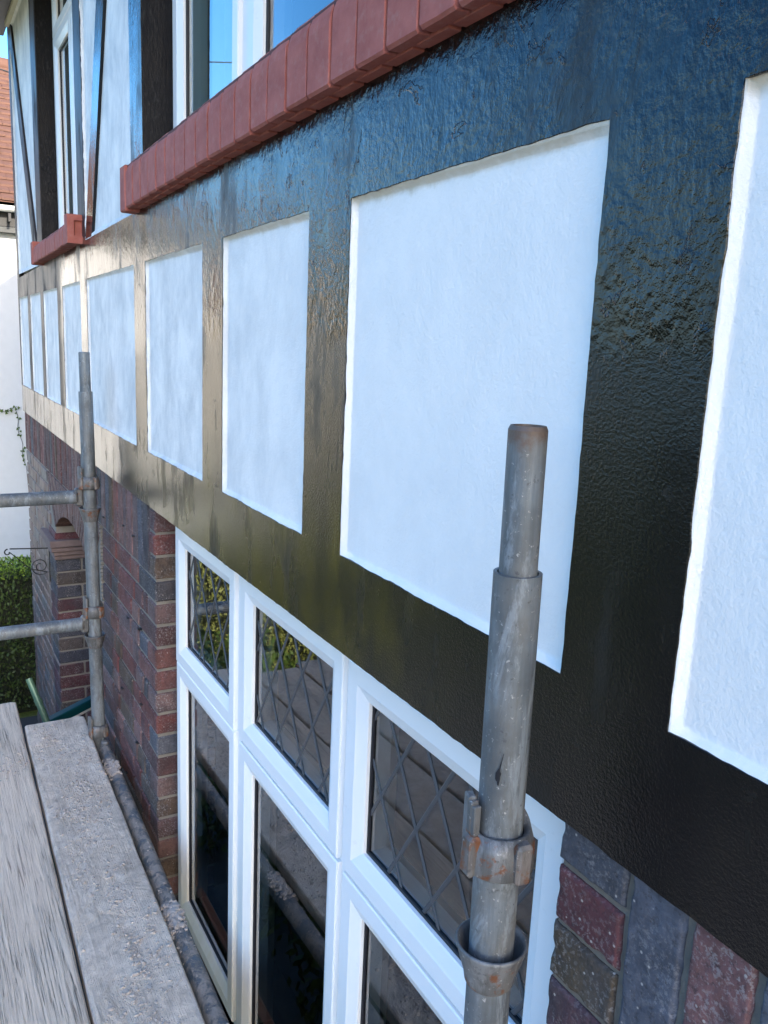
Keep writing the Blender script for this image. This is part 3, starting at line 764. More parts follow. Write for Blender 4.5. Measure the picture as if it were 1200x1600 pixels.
# eaves and roof
q = MB(); q.box(-8.3, 5.93, .0, .42, ZE, ZE + .02); q.box(-8.3, 5.93, .40, .425, ZE - .08, ZE + .14); q.build('soffit', M['soffit'], house)
q = MB()
for i in range(8):
    a0, a1 = math.pi + i * math.pi / 8, math.pi + (i + 1) * math.pi / 8
    q.add([(-8.3, .485 + .055 * math.cos(a0), ZE + .10 + .055 * math.sin(a0)), (-8.3, .485 + .055 * math.cos(a1), ZE + .10 + .055 * math.sin(a1)), (5.95, .485 + .055 * math.cos(a1), ZE + .10 + .055 * math.sin(a1)), (5.95, .485 + .055 * math.cos(a0), ZE + .10 + .055 * math.sin(a0))], [(0, 1, 2, 3)])
q.build('gutter', M['gutterdark'], house)
q = MB()
RP = .75
for s_, (ya, yb_) in enumerate(((.46, -4.0), (-8.46, -4.0))):
    za, zb2 = ZE + .09, ZE + .09 + RP * 4.46
    q.add([(-8.35, ya, za), (5.98, ya, za), (5.98, yb_, zb2), (-8.35, yb_, zb2), (-8.35, ya, za + .06), (5.98, ya, za + .06), (5.98, yb_, zb2 + .06), (-8.35, yb_, zb2 + .06)],
          [(0, 1, 2, 3), (4, 5, 6, 7), (0, 1, 5, 4), (1, 2, 6, 5), (0, 3, 7, 4)])
q.build('roof', M['tile'], house)
q = MB()
for xg in (-8.1, 5.70):
    q.add([(xg - .03, .0, ZE), (xg - .03, -8, ZE), (xg - .03, -4, ZE + RP * 4.2), (xg + .03, .0, ZE), (xg + .03, -8, ZE), (xg + .03, -4, ZE + RP * 4.2)], [(0, 1, 2), (3, 5, 4), (0, 2, 5, 3), (1, 4, 5, 2)])
q.build('gable_wall', M['roughcast'], house)

# ---- windows
def window(x0, x1, z0, z1, fy, lights, depth=.07):
    """lights: list of (gx0, gx1, gz0, gz1) clear glass; each light gets its own sash ring, bead, gasket, pane"""
    f = MB()
    # outer frame and mullions as a plate broken by the sashes
    SW = .052
    holes = [(a - SW, c2 + SW, d - SW, e + SW) for a, c2, d, e in lights]
    holes_wall(f, x0, x1, z0, z1, holes, fy - depth, fy - .012)
    wo = f.build('window', M['upvc'], house)
    for a, c2, d, e in lights:
        s = MB()
        s.frame(a - SW - .012, c2 + SW + .012, d - SW - .012, e + SW + .012, [(0, fy - .012), (0, fy - .002), (.003, fy), (.036, fy), (.040, fy - .002), (.060, fy - .010), (.063, fy - .012), (.063, fy - .026)])
        s.build('sash', M['upvc'], wo)
        g = MB(); g.frame(a - .003, c2 + .003, d - .003, e + .003, [(0, fy - .019), (.0035, fy - .0185), (.007, fy - .020), (.007, fy - .026)]); g.build('gasket', M['gasket'], wo)
        p = MB(); p.add([(a - .004, fy - .0235, d - .004), (c2 + .004, fy - .0235, d - .004), (c2 + .004, fy - .0235, e + .004), (a - .004, fy - .0235, e + .004)], [(3, 2, 1, 0)])
        p.build('pane', M['glass'], wo)
        s = MB(); s.frame(a - SW, c2 + SW, d - SW, e + SW, [(0, fy - depth - .001), (SW - .008, fy - depth - .012), (SW + .002, fy - depth + .01), (SW + .002, fy - .03)]); s.build('inner_frame', M['upvc'], wo)
    return wo
FY = -.055
LOW = [(1.958, 2.362, -.922, -.622), (1.356, 1.790, -.922, -.624), (.745, 1.204, -.926, -.634),
       (1.953, 2.356, -1.80, -1.058), (1.352, 1.783, -1.80, -1.065), (.745, 1.199, -1.80, -1.070)]
LOW = [(a + (.010 if a > .8 else .004), c2 + .011, d - (.006 if d > -1.5 else 0), e + .002) for a, c2, d, e in LOW]
win = window(.650, 2.452, -1.884, -.50, FY, LOW)
# lead strips laid diamond-wise on the three top panes
def clip_seg(px, pz, dx, dz, x0, x1, z0, z1):
    t0, t1 = -9, 9
    for p, d, lo, hi in ((px, dx, x0, x1), (pz, dz, z0, z1)):
        a, c2 = (lo - p) / d, (hi - p) / d
        if a > c2: a, c2 = c2, a
        t0, t1 = max(t0, a), min(t1, c2)
    return (t0, t1) if t1 - t0 > .08 else None
for k, (a, c2, d, e) in enumerate(LOW[:3]):
    ax, az = (1.178, -.797) if k == 2 else ((a + c2) / 2 + .012, (d + e) / 2 - .02)
    gy = FY - .0235
    for fam in (1, -1):
        for i in range(-12, 13):
            sx, sz = .060 * fam, -.095
            px, pz = ax + i * .12, az
            t = clip_seg(px, pz, sx, sz, a + .002, c2 - .002, d + .002, e - .002)
            if not t: continue
            p0 = Vector((px + sx * t[0], 0, pz + sz * t[0])); p1 = Vector((px + sx * t[1], 0, pz + sz * t[1]))
            u = (p1 - p0).normalized(); v = Vector((-u.z, 0, u.x)) * .0046
            yy = .0002 if fam > 0 else .0006
            mb = MB(); pr_ = [(-1, gy + yy), (-.55, gy + yy + .0016), (.55, gy + yy + .0016), (1, gy + yy)]
            vs = [(p.x + v.x * s_, y_, p.z + v.z * s_) for p in (p0, p1) for s_, y_ in pr_]
            mb.add(vs, [(0, 4, 5, 1), (1, 5, 6, 2), (2, 6, 7, 3)])
            mb.build('lead_strip', M['lead'], win, origin=((p0.x + p1.x) / 2, gy, (p0.z + p1.z) / 2))
q = MB(); q.cbox(.62, 2.53, -.20, .012, WZ0 - .035, WZ0, .004); q.build('window_ledge', M['terracotta'], house)
# upper windows
W1 = [(2.035, 2.440, .583, 1.54), (1.430, 1.842, .583, 1.54), (.90, 1.24, .583, 1.54), (.50, .78, .583, 1.54)]
window(.366, 2.548, .46, 1.63, -.076, W1)
W2 = [(4.165, 4.500, .515, 1.30), (4.165, 4.500, 1.43, 1.60), (3.74, 4.03, .515, 1.30), (3.74, 4.03, 1.43, 1.60)]
window(3.618, 4.6225, .42, 1.665, -.072, W2)
# curtains behind the upper windows
def curtain(x0, x1, z0, z1, y):
    q = MB(); n = int((x1 - x0) / .012); vs = []
    for i in range(n + 1):
        x = x0 + (x1 - x0) * i / n; yy = y + .022 * math.sin(i * .75) + .01 * math.sin(i * .31)
        vs += [(x, yy, z0), (x, yy, z1)]
    q.add(vs, [(2 * i, 2 * i + 2, 2 * i + 3, 2 * i + 1) for i in range(n)], True); q.build('curtain', M['curtain'], house)
curtain(2.20, 2.53, .50, 1.62, -.185); curtain(.40, .62, .50, 1.62, -.21)
curtain(4.32, 4.60, .45, 1.62, -.20)
# ---- brick window sills
def bull_brick(x0, x1, z0, proj, hgt, back, parent, rr):
    prof = [(-back, z0 + .004), (proj - .004, z0), (proj, z0 + .004), (proj, z0 + hgt - rr)]
    for i in range(1, 6):
        a = i * math.pi / 2 / 6; prof.append((proj - rr + rr * math.cos(a), z0 + hgt - rr + rr * math.sin(a)))
    prof += [(proj - rr, z0 + hgt), (-back, z0 + hgt + .010)]
    n = len(prof); q = MB(); e = .002
    j = lambda: rnd.uniform(-.0009, .0009)
    dz = rnd.uniform(-.0010, .0010); dy = rnd.uniform(-.0007, .0007)
    cy, cz = sum(p[0] for p in prof) / n, sum(p[1] for p in prof) / n
    rows = []
    for xx, sc_ in ((x0, .982), (x0 + e, 1.0), ((x0 + x1) / 2, 1.0), (x1 - e, 1.0), (x1, .982)):
        rows.append([(xx + j() * .6, cy + (y - cy) * sc_ + dy + j() * .5, cz + (z - cz) * sc_ + dz + j() * .5) for y, z in prof])
    vs = sum(rows, [])
    fs = [(r * n + i, r * n + (i + 1) % n, (r + 1) * n + (i + 1) % n, (r + 1) * n + i) for r in range(4) for i in range(n)]
    q.add(vs, fs, False); q.add(rows[0], [tuple(range(n))[::-1]]); q.add(rows[-1], [tuple(range(n))])
    o = q.build('brick', M['red'], parent, origin=((x0 + x1) / 2, 0, z0))
    bm = bmesh.new(); bm.from_mesh(o.data); bmesh.ops.recalc_face_normals(bm, faces=bm.faces); bm.to_mesh(o.data); bm.free()
    return o
q = MB()
for i in range(24):
    xa, xb = .36 + i * .0945, .36 + (i + 1) * .0945; xa, xb = min(xa, 2.60), min(xb, 2.60)
    q.box(xa, xb, -.10, .0335, zs(xb) + .006, zs(xa) + .118)
sill = q.build('window_sill', M['redjoint'], house)
x = 2.588
while x > .30:
    x0 = x - .0785
    z0 = zs((x + x0) / 2)
    bull_brick(x0, x, z0 + .0, .040, .145, .10, sill, .056)
    # lower tile seen from beneath, set back behind the bullnose
    t = MB(); t.cbox(x0 - .041, x - .044, -.02, .0185, z0 - .0016, z0 + .004, .001, .0004); t.build('tile', M['red'], sill, origin=(x - .04, .01, z0))
    x = x0 - .0065
q = MB(); q.cbox(2.592, 2.655, -.03, .043, zs(2.62) - .006, zs(2.62) + .122, .004, .001); q.build('end_brick', M['red'], sill, origin=(2.62, 0, zs(2.6)))
def zs2(x): return .343 - .015 * (x - 3.52)
q = MB()
for i in range(5): q.box(3.56 + i * .205, 3.56 + (i + 1) * .205, -.09, .044, zs2(3.56 + i * .205) + .003, zs2(3.56 + i * .205) + .075)
sill2 = q.build('window_sill', M['redjoint'], house)
x = 4.565
while x > 3.60:
    bull_brick(x - .062, x, zs2(x - .03), .050, .098, .09, sill2, .045); x -= .069
q = MB(); q.cbox(4.568, 4.628, -.03, .054, zs2(4.6) - .004, zs2(4.6) + .105, .004, .001); q.build('end_brick', M['red'], sill2, origin=(4.6, 0, zs2(4.6)))
q = MB()      # near end brick with its frog facing out
fx0, fx1, fy0, fy1, fz0, fz1 = 3.520, 3.582, -.025, .056, zs2(3.52) - .004, zs2(3.52) + .104
outl = [(fy0, fz0), (fy1, fz0), (fy1, fz1), (fy0, fz1)]; inn = [(fy0 + .022, fz0 + .03), (fy1 - .026, fz0 + .03), (fy1 - .026, fz1 - .022), (fy0 + .022, fz1 - .022)]
deep = [(y + (.004 if i in (0, 3) else -.004), z) for i, (y, z) in enumerate(inn)]
vs = [(fx0, y, z) for y, z in outl] + [(fx0, y, z) for y, z in inn] + [(fx0 + .012, y, z) for y, z in deep] + [(fx1, y, z) for y, z in outl]
fs = [(i, (i + 1) % 4, 4 + (i + 1) % 4, 4 + i) for i in range(4)] + [(4 + i, 4 + (i + 1) % 4, 8 + (i + 1) % 4, 8 + i) for i in range(4)] + [(8, 9, 10, 11)] + [(i, (i + 1) % 4, 12 + (i + 1) % 4, 12 + i) for i in range(4)] + [(12, 13, 14, 15)]
q.add(vs, fs); o = q.build('end_brick', M['red'], sill2, origin=(3.55, 0, fz0)); weld(o)

# ------------------------------------------------------------------ scaffold
ANG = -.022
def sc_y(x, y0): return y0 + ANG * (x - 1.6)
def cup_top(q, c, ang):
    def fn(t, i, r, z):
        d = math.cos(t - ang)
        if i in (1, 2): z += .018 * max(0, -d) ** 1.5
        return r, z
    q.lathe([(.0255, -.004), (.029, .0), (.0325, .0), (.0375, -.016), (.0385, -.042), (.034, -.046), (.0255, -.046)], c, 40, fn)
def pole(name, label, top, xy, z_sp, nodes, lead, facing, xtop=None, mat=None):
    x, y = xy; xt, yt = xtop or xy
    t = thing(name, label, 'scaffold pole', (x, y, -H), 'upright scaffold poles')
    P = lambda z: (x + (xt - x) * (z + H) / (top + H), y + (yt - y) * (z + H) / (top + H), z)
    q = MB(); q.tube(P(-H + .03), P(z_sp), .02415, 40, inner=.0205); q.build('tube', mat or M['galv'], t)
    q = MB(); q.tube(P(z_sp - .14), P(top - .004), .019, 36); q.tube(P(top - .004), P(top), .019, 36, r1=.0172, inner=.0145); q.build('spigot', M['spigot'] if x < 1 else (mat or M['galv']), t)
    q = MB(); q.cbox(x - .075, x + .075, y - .075, y + .075, -H + .012, -H + .02, .002); q.tube((x, y, -H + .02), (x, y, -H + .05), .019, 16); q.build('base_plate', M['cup'], t)
    for zn in nodes:
        p = P(zn)
        q = MB(); q.lathe([(.0242, -.050), (.027, -.046), (.0285, -.036), (.0335, -.020), (.0380, -.004), (.0390, .0), (.0365, .0012), (.0335, -.006), (.029, -.024), (.0245, -.026)], p, 44); q.build('lower_cup', M['cup'], t)
        p = P(zn + lead)
        q = MB(); cup_top(q, p, facing)
        q.build('upper_cup', M['cup'], t)
        for da, rm in ((-.85, 'rusty'), (.75, 'rusty')):
            aa = facing + da
            cx, cy = p[0] + .037 * math.cos(aa), p[1] + .037 * math.sin(aa)
            q = MB(); mt = Matrix.Translation((cx, cy, p[2] - .024)) @ Matrix.Rotation(aa, 4, 'Z')
            q.cbox(-.008, .0068, -.010, .010, -.0225, .0225, .0035, .0012, mt); q.build('lug', M[rm], t)
        aa = facing - 1.12
        q = MB(); 
        for k in range(5):
            a2 = aa - .28 + k * .14
            mt = Matrix.Translation((p[0] + .034 * math.cos(a2), p[1] + .034 * math.sin(a2), p[2] + .012)) @ Matrix.Rotation(a2, 4, 'Z')
            q.cbox(-.004, .0045, -.0048, .0048, -.03, .027 - .003 * abs(k - 1.5), .0012, .0004, mt)
        q.build('locking_tab', M['cup'], t)
    return t
np_ = pole('scaffold_pole', 'nearest, largest scaffold pole, in front of the leaded window, with a rust-stained top', -.068, (.603, .104), -.212, [-.622, -1.117, -1.612, -2.107, -2.60], .137, math.atan2(.51, -.6), (.617, .111))
# black splash of paint on the near pole
q = MB()
def on_pole(u_, z): # tangent offset (m) on the side turned to the lens
    a = math.atan2(.51, -.6) + u_ / .0245; return (.611 + .02465 * math.cos(a), .1085 + .02465 * math.sin(a), z)
pts = []
for k in range(16):
    a = 2 * math.pi * k / 16; r = .0045 * (1 + .6 * noise.noise((k * 1.3, .3, 2)))
    pts.append(on_pole(-.009 + r * math.cos(a) * .65, -.418 + r * math.sin(a) * 1.9))
q.add(pts, [tuple(range(16))]); q.add([on_pole(-.009, -.412), on_pole(-.0075, -.412), on_pole(-.0045, -.392), on_pole(-.005, -.392)], [(0, 1, 2, 3)])
q.build('paint_splash', M['gasket'], np_)
fpole = pole('scaffold_pole', 'far grey scaffold pole beside the brick arch, with two handrails running off it', -.066, (3.12, .046), -.205, [-.628, -1.118, -1.600, -2.10, -2.60], .118, math.atan2(.57, -3.1) , (3.12, .076), M['galv_blue'])
pole('scaffold_pole', 'outer scaffold pole holding the far ends of the handrails, away from the wall', -.066, (3.13, 1.34), -.205, [-.628, -1.118, -1.600, -2.10, -2.60], .118, 0, None, M['galv_blue'])
def rail(label, p0, p1, mat=None, group='scaffold tubes across', name='scaffold_rail', blade=True):
    t = thing(name, label, 'scaffold tube', p0, group)
    p0, p1 = Vector(p0), Vector(p1); d = (p1 - p0).normalized()
    q = MB(); q.tube(p0 + d * .055, p1 - d * .055, .02415, 32); q.build('tube', mat or M['galv_blue'], t)
    for p, s_ in ((p0, 1), (p1, -1)):
        e = p + d * s_ * .040
        q = MB(); up_v = Vector((0, 0, 1)); sd = d.cross(up_v).normalized()
        mt = Matrix((d * s_, sd, up_v)).transposed().to_4x4(); mt.translation = e
        q.cbox(-.012, .016, -.013, .013, -.033, .033, .005, .0005, mt); q.cbox(.004, .03, -.020, .020, -.022, .022, .008, .0005, mt)
        q.build('end_blade', M['cup'], t)
    return t
rail('upper grey scaffold handrail reaching left from the far pole across the white neighbouring wall', (3.12, .066, -.585), (3.13, 1.34, -.590))
rail('lower grey scaffold handrail reaching left from the far pole across the hedge', (3.12, .058, -1.070), (3.13, 1.34, -1.075))
tr1 = rail('mortar-crusted scaffold tube running along below the edge of the dusty board', (3.12, .046, -1.572), (.603, .106, -1.572), M['galv_crust'])
rail('scaffold tube carrying the boards below their far end', (3.13, 1.34, -1.592), (3.12, .05, -1.594), M['galv_blue'])
rail('scaffold tube carrying the boards at the near end', (.60, 1.39, -1.592), (.603, .106, -1.594), M['galv_blue'])
pole('scaffold_pole', 'outer scaffold pole at the near end of the boards', -.066, (.60, 1.39), -.205, [-.628, -1.118, -1.600, -2.10, -2.60], .118, 0, None, M['galv_blue'])
def crust(parent, p0, p1, n, r, name='mortar_crust'):
    q = MB(); p0, p1 = Vector(p0), Vector(p1)
    for i in range(n):
        t = rnd.betavariate(2, 2); c = p0.lerp(p1, t); a = rnd.uniform(.2, 2.4)
        c = c + Vector((rnd.uniform(-.01, .01), math.cos(a) * .024, math.sin(a) * .024))
        chunk(q, c, r * rnd.uniform(.4, 1.2))
    return tag(q.build(name, M['crumb'], parent), kind='stuff')
def chunk(q, c, r, flat=.7):
    t = (1 + 5 ** .5) / 2
    vs = [(-1, t, 0), (1, t, 0), (-1, -t, 0), (1, -t, 0), (0, -1, t), (0, 1, t), (0, -1, -t), (0, 1, -t), (t, 0, -1), (t, 0, 1), (-t, 0, -1), (-t, 0, 1)]
    fs = [(0, 11, 5), (0, 5, 1), (0, 1, 7), (0, 7, 10), (0, 10, 11), (1, 5, 9), (5, 11, 4), (11, 10, 2), (10, 7, 6), (7, 1, 8), (3, 9, 4), (3, 4, 2), (3, 2, 6), (3, 6, 8), (3, 8, 9), (4, 9, 5), (2, 4, 11), (6, 2, 10), (8, 6, 7), (9, 8, 1)]
    a = rnd.uniform(0, 6.28); sx, sy, sz = (rnd.uniform(.7, 1.3) for _ in range(3)); sz *= flat
    o = []
    for v in vs:
        k = r / 1.9 * rnd.uniform(.7, 1.25); x, y, z = v[0] * k * sx, v[1] * k * sy, v[2] * k * sz
        o.append((c[0] + x * math.cos(a) - y * math.sin(a), c[1] + x * math.sin(a) + y * math.cos(a), c[2] + z))
    q.add(o, fs)
crust(tr1, (2.07, .071, -1.572), (1.93, .074, -1.572), 150, .009)
crust(tr1, (2.96, .05, -1.572), (2.81, .053, -1.572), 110, .009)
crust(tr1, (2.8, .053, -1.572), (1.3, .089, -1.572), 70, .004)
# boards
def board(label, y0, x_end, mat, wid=.225, dz=0.0, tilt=0.0, x_start=-1.1):
    t = bpy.data.meshes.new('scaffold_board')
    zt_ = -1.530 + dz
    nx, th = 110, .038
    prof = [(0, -th), (0, -.006), (.004, -.001), (.010, 0)] + [(wid * k / 10, 0) for k in range(1, 10)] + [(wid - .010, 0), (wid - .004, -.001), (wid, -.006), (wid, -th)]
    vs = []
    P = len(prof)
    for i in range(nx + 1):
        x = x_start + (x_end - x_start) * i / nx
        for k, (py, pz) in enumerate(prof):
            e = noise.noise((x * 7, y0 * 9 + (0 if k < P / 2 else 5), .5)) * .0022 if k in (0, 1, 2, P - 1, P - 2, P - 3) else 0
            hz = noise.noise((x * 5, py * 18 + y0 * 31, 2.2)) * .0018 if 2 < k < P - 3 else 0
            xx = x + (noise.noise((py * 60, y0, 9)) * .008 if i == nx else 0)
            vs.append((xx, sc_y(x, y0) + py + e, zt_ + pz + hz + tilt * py + H))
    fs = [(i * P + k, i * P + (k + 1) % P, (i + 1) * P + (k + 1) % P, (i + 1) * P + k) for i in range(nx) for k in range(P)]
    fs += [tuple(range(P)), tuple(range(nx * P, nx * P + P))[::-1]]
    ox, oy, oz = x_start, y0, zt_ + H
    t.from_pydata([(a - ox, b_ - oy, c_ - oz) for a, b_, c_ in vs], [], fs); t.materials.append(mat)
    bm = bmesh.new(); bm.from_mesh(t); bmesh.ops.recalc_face_normals(bm, faces=bm.faces); bm.to_mesh(t); bm.free()
    o = bpy.data.objects.new('scaffold_board', t); C.objects.link(o); o.location = (ox, oy, oz)
    return tag(o, label, 'scaffold board', 'scaffold boards')
b2 = board('scaffold board next to the wall, covered in grey mortar dust and crumbs', .118, 3.315, M['board_dusty'])
b1 = board('bare weathered scaffold board with long grain lines, at the left edge of the photo', .352, 3.56, M['board_clean'], dz=.002)
b3 = board('third scaffold board from the wall, outside the left edge of the photo', .586, 3.45, M['board_dusty'], dz=-.001)
b4 = board('fourth scaffold board from the wall, outside the left edge of the photo', .820, 3.50, M['board_dusty'], dz=.001)
# crumbs and lumps
q = MB()
for i in range(15000):
    x = rnd.uniform(.95, 3.29); u = rnd.gauss(.55, .24)
    if not .03 < u < .97: continue
    dens = .25 + noise.noise((x * 3.1, u * 2.2, 4.4)) * .9 + noise.noise((x * 13, u * 5, 1.4)) * .7
    if rnd.random() > dens: continue
    y = sc_y(x, .118) + .225 * (1 - u)
    r = min(.0062, .0007 / (rnd.random() + .085)); chunk(q, (x, y, -1.530 + r * .15), r, .6)
for i in range(420):
    x = rnd.gauss(3.02, .05); y = sc_y(x, .352) + rnd.uniform(.01, .18); r = min(.006, .0008 / (rnd.random() + .1)); chunk(q, (x, y, -1.528 + r * .15), r, .6)
tag(q.build('mortar_crumbs', M['crumb']), 'loose grey mortar crumbs scattered over the dusty board', 'debris', kind='stuff')
lumps = [((1.160, .292), .020), ((1.185, .270), .016), ((1.215, .285), .017), ((1.205, .262), .013), ((1.150, .268), .012), ((1.128, .262), .011)]
LN = ['largest flat grey mortar lump in the small heap at the front of the dusty board', 'mortar lump in the heap, on its side nearest the wall edge of the board', 'mortar lump at the far end of the small heap on the dusty board', 'small mortar lump at the far wall side of the heap', 'small mortar lump at the near end of the heap', 'nearest little mortar lump of the heap']
for (xy, r), lab in zip(lumps, LN):
    q = MB(); chunk(q, (xy[0], xy[1], -1.530 + r * .42), r, .75); o = q.build('mortar_lump', M['crumb'], None, origin=(xy[0], xy[1], -1.53)); tag(o, lab, 'mortar lump', 'mortar lumps in a heap')

# ------------------------------------------------------------------ odds and ends by the porch
def px_ray(u, v, x):
    d = right * (u - 600) - up * (v - 800) + fwd * 1295.0; t = x / d.x
    return Vector((x, .62 + d.y * t, d.z * t))
p_top = px_ray(45, 1060, 3.75); p_lo = px_ray(126, 1255, 3.55)
d = (p_lo - p_top).normalized(); t_ = (-H + .02 - p_top.z) / d.z
g = thing('metal_tube', 'pale green metal tube leaning up past the far end of the boards', 'tube', tuple(p_top + d * t_))
q = MB(); q.tube(p_top + d * t_, p_top, .0145, 20, inner=.0125); q.build('tube', M['greenpaint'], g)
q = MB(); q.tube(p_top + d * .10, p_top + d * .125, .0165, 20); q.build('collar', M['greenpaint'], g)
a_, b_ = px_ray(70, 1133, 3.80), px_ray(168, 1082, 4.05)
g = thing('plank', 'teal plastic plank with a white edge lying aslant in the porch', 'plank', (a_.x, a_.y, -H))
q = MB(); u = (b_ - a_).normalized(); vv = Vector((0, 0, 1)).cross(u).normalized(); ww = u.cross(vv)
L = (b_ - a_).length
mt = Matrix((u, vv, ww)).transposed().to_4x4(); mt.translation = a_
q.cbox(0, L, -.02, .02, -.022, .022, .004, 0, mt); q.build('rail', M['teal'], g)
q = MB(); q.cbox(0, L, -.019, .024, -.034, -.0225, .002, 0, mt); q.build('edge_strip', M['whiteplastic'], g)
q = MB()
q.tube(a_ + u * .1, Vector((a_.x + .1 * u.x, a_.y, -H)), .012, 10); q.tube(b_ - u * .05, Vector(((b_ - u * .05).x, (b_ - u * .05).y, -H)), .012, 10); q.build('leg', M['teal'], g)
# wrought iron hanging bracket on the far pier
g = thing('hanging_bracket', 'black wrought iron hanging basket bracket with a scroll, on the far brick pier', 'bracket', (4.84, BY, -1.40))
bx = 4.84
q = MB(); q.box(bx - .008, bx + .008, BY - .001, BY + .006, -1.385, -1.185); q.build('back_plate', M['iron'], g)
q = MB(); q.path([(bx, BY, -1.192), (bx, BY + .205, -1.180)], .0036)
for i in range(10):
    a0 = math.pi / 2 - i * .5; a1 = a0 - .5; r0 = .020 - i * .0013; r1 = .020 - (i + 1) * .0013
    q.path([(bx, BY + .215 + r0 * math.cos(a0), -1.200 + r0 * math.sin(a0)), (bx, BY + .215 + r1 * math.cos(a1), -1.200 + r1 * math.sin(a1))], .004, 6)
q.build('arm', M['iron'], g)
q = MB(); pts = []
pts += [(bx, BY + .205, -1.200), (bx, BY + .15, -1.255), (bx, BY + .10, -1.305)]
cy, cz = BY + .052, -1.292
for i in range(26):
    a = -math.pi * .75 + i * .42; r = .052 * (1 - i / 34); pts.append((bx, cy + r * math.cos(a), cz + r * math.sin(a)))
q.path(pts, .003, 6); q.build('scroll', M['iron'], g)

# ------------------------------------------------------------------ beyond: hedges, neighbour, wire
def leaves(name, mat, parent, boxes, n, size, shell=.10, top_only=False):
    vs, fs = [], []
    o0 = WO[parent.name]
    for i in range(n):
        x0, x1, y0, y1, z0, z1 = boxes[i % len(boxes)]
        if top_only:
            x, y, z = rnd.uniform(x0, x1), rnd.uniform(y0, y1), z1 + rnd.uniform(-.07, .012)
        else:
            f = rnd.random()
            x, y, z = rnd.uniform(x0, x1), rnd.uniform(y0, y1), rnd.uniform(z0, z1)
            dp = rnd.random() ** 2 * shell
            if f < .55: x = x0 + dp
            elif f < .62: x = x1 - dp
            elif f < .72: y = y1 - dp
            elif f < .78: y = y0 + dp
            else: z = z1 - dp
        bumpy = noise.noise((x * 2.3, y * 2.3, z * 2.3)) * .045
        x -= bumpy; z += bumpy * .6
        a, b_, c_ = (rnd.uniform(0, 6.28) for _ in range(3)); s_ = size * rnd.uniform(.6, 1.3)
        e1 = Vector((math.cos(a) * math.cos(b_), math.sin(a) * math.cos(b_), math.sin(b_))); e2 = e1.orthogonal().normalized(); e2 = (Matrix.Rotation(c_, 3, e1) @ e2) * .5
        p = Vector((x, y, z + H)) - o0; k = len(vs)
        vs += [tuple(p - e1 * s_), tuple(p + e2 * s_), tuple(p + e1 * s_), tuple(p - e2 * s_)]; fs.append((k, k + 1, k + 2, k + 3))
    me = bpy.data.meshes.new(name); me.from_pydata(vs, [], fs); me.materials.append(mat)
    o = bpy.data.objects.new(name, me); C.objects.link(o); o.parent = parent; o['kind'] = 'stuff'; return o
hd = thing('hedge', 'clipped green hedge with a bright top, between the house corner and the white wall', 'hedge', (6.7, .6, -H))
q = MB(); q.box(6.26, 6.54, -2.6, 3.3, -H, -1.74); q.build('branches', M['hedge_core'], hd)
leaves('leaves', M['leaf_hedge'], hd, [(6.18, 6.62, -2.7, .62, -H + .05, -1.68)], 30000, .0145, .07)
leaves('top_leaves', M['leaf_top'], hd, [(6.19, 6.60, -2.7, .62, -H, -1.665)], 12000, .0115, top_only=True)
leaves('sunlit_leaves', M['leaf_sunlit'], hd, [(6.18, 6.62, .60, 3.4, -H + .05, -1.66)], 26000, .017, .07)
M['leaf_dark'] = mat_leaf('dark hedge leaves', (.018, .030, .008), (.04, .06, .012))
bd = thing('shrub', 'low green shrubs growing under the scaffold boards, mirrored dimly in the lower panes', 'shrub', (3, 1, -H))
q = MB()
for i in range(26):
    bx_, by_ = rnd.uniform(1.2, 5.0), rnd.uniform(.5, 1.5); q.tube((bx_, by_, -H), (bx_ + rnd.uniform(-.12, .12), by_ + rnd.uniform(-.12, .12), -2.3 + rnd.uniform(-.1, .1)), .008, 6, r1=.003)
q.build('stem', M['twig'], bd)['kind'] = 'stuff'
leaves('leaves', M['leaf'], bd, [(1.1 + .7 * i, 1.9 + .7 * i, .45 + .1 * (i % 2), 1.5 - .1 * (i % 3), -H + .05, -2.25 + .09 * ((i * 7) % 4)) for i in range(6)], 14000, .030, .25)
sh = thing('garden_hedge', 'long garden hedge opposite the house, outside the photo but mirrored in the paint and panes', 'hedge', (6, 10, -H))
q = MB(); q.box(-14, 26, 9.8, 10.6, -H, -1.1); q.build('branches', M['twig'], sh)
leaves('leaves', M['leaf_dark'], sh, [(-14, 26, 9.7, 10.7, -H, -1.0)], 9000, .09, .2)

nb = thing('neighbour_house', 'white roughcast house with an orange tiled roof and white gutter, half sunlit, beyond the hedge', 'house', (10, 0, -H))
q = MB(); q.box(10, 16, -7, 2.3, -H, 1.15); q.build('wall', M['roughcast'], nb)
q = MB()
RX0, RX1, RZ0, RZ1 = 9.72, 12.3, 1.30, 3.26
nrow = 24
for i in range(nrow):
    xa = RX0 + (RX1 - RX0) * i / nrow; xb = RX0 + (RX1 - RX0) * (i + 1.15) / nrow; za = RZ0 + (RZ1 - RZ0) * i / nrow; zb_ = RZ0 + (RZ1 - RZ0) * (i + 1) / nrow
    y = -7.2 + (.08 if i % 2 else 0)
    ye = 2.6 - 2.55 * i / nrow
    while y < ye:
        j = rnd.uniform(-.004, .006); w_ = .165
        q.add([(xa, y, za + j), (xa, y + w_, za + j), (xb, y + w_, zb_ + j), (xb, y, zb_ + j), (xa, y, za + .022 + j), (xa, y + w_, za + .022 + j), (xb, y + w_, zb_ + .004 + j), (xb, y, zb_ + .004 + j)],
              [(4, 5, 6, 7), (0, 1, 5, 4), (1, 2, 6, 5), (0, 4, 7, 3)]); y += .168
o = q.build('roof_tiles', M['tile'], nb); tag(o, kind='stuff')
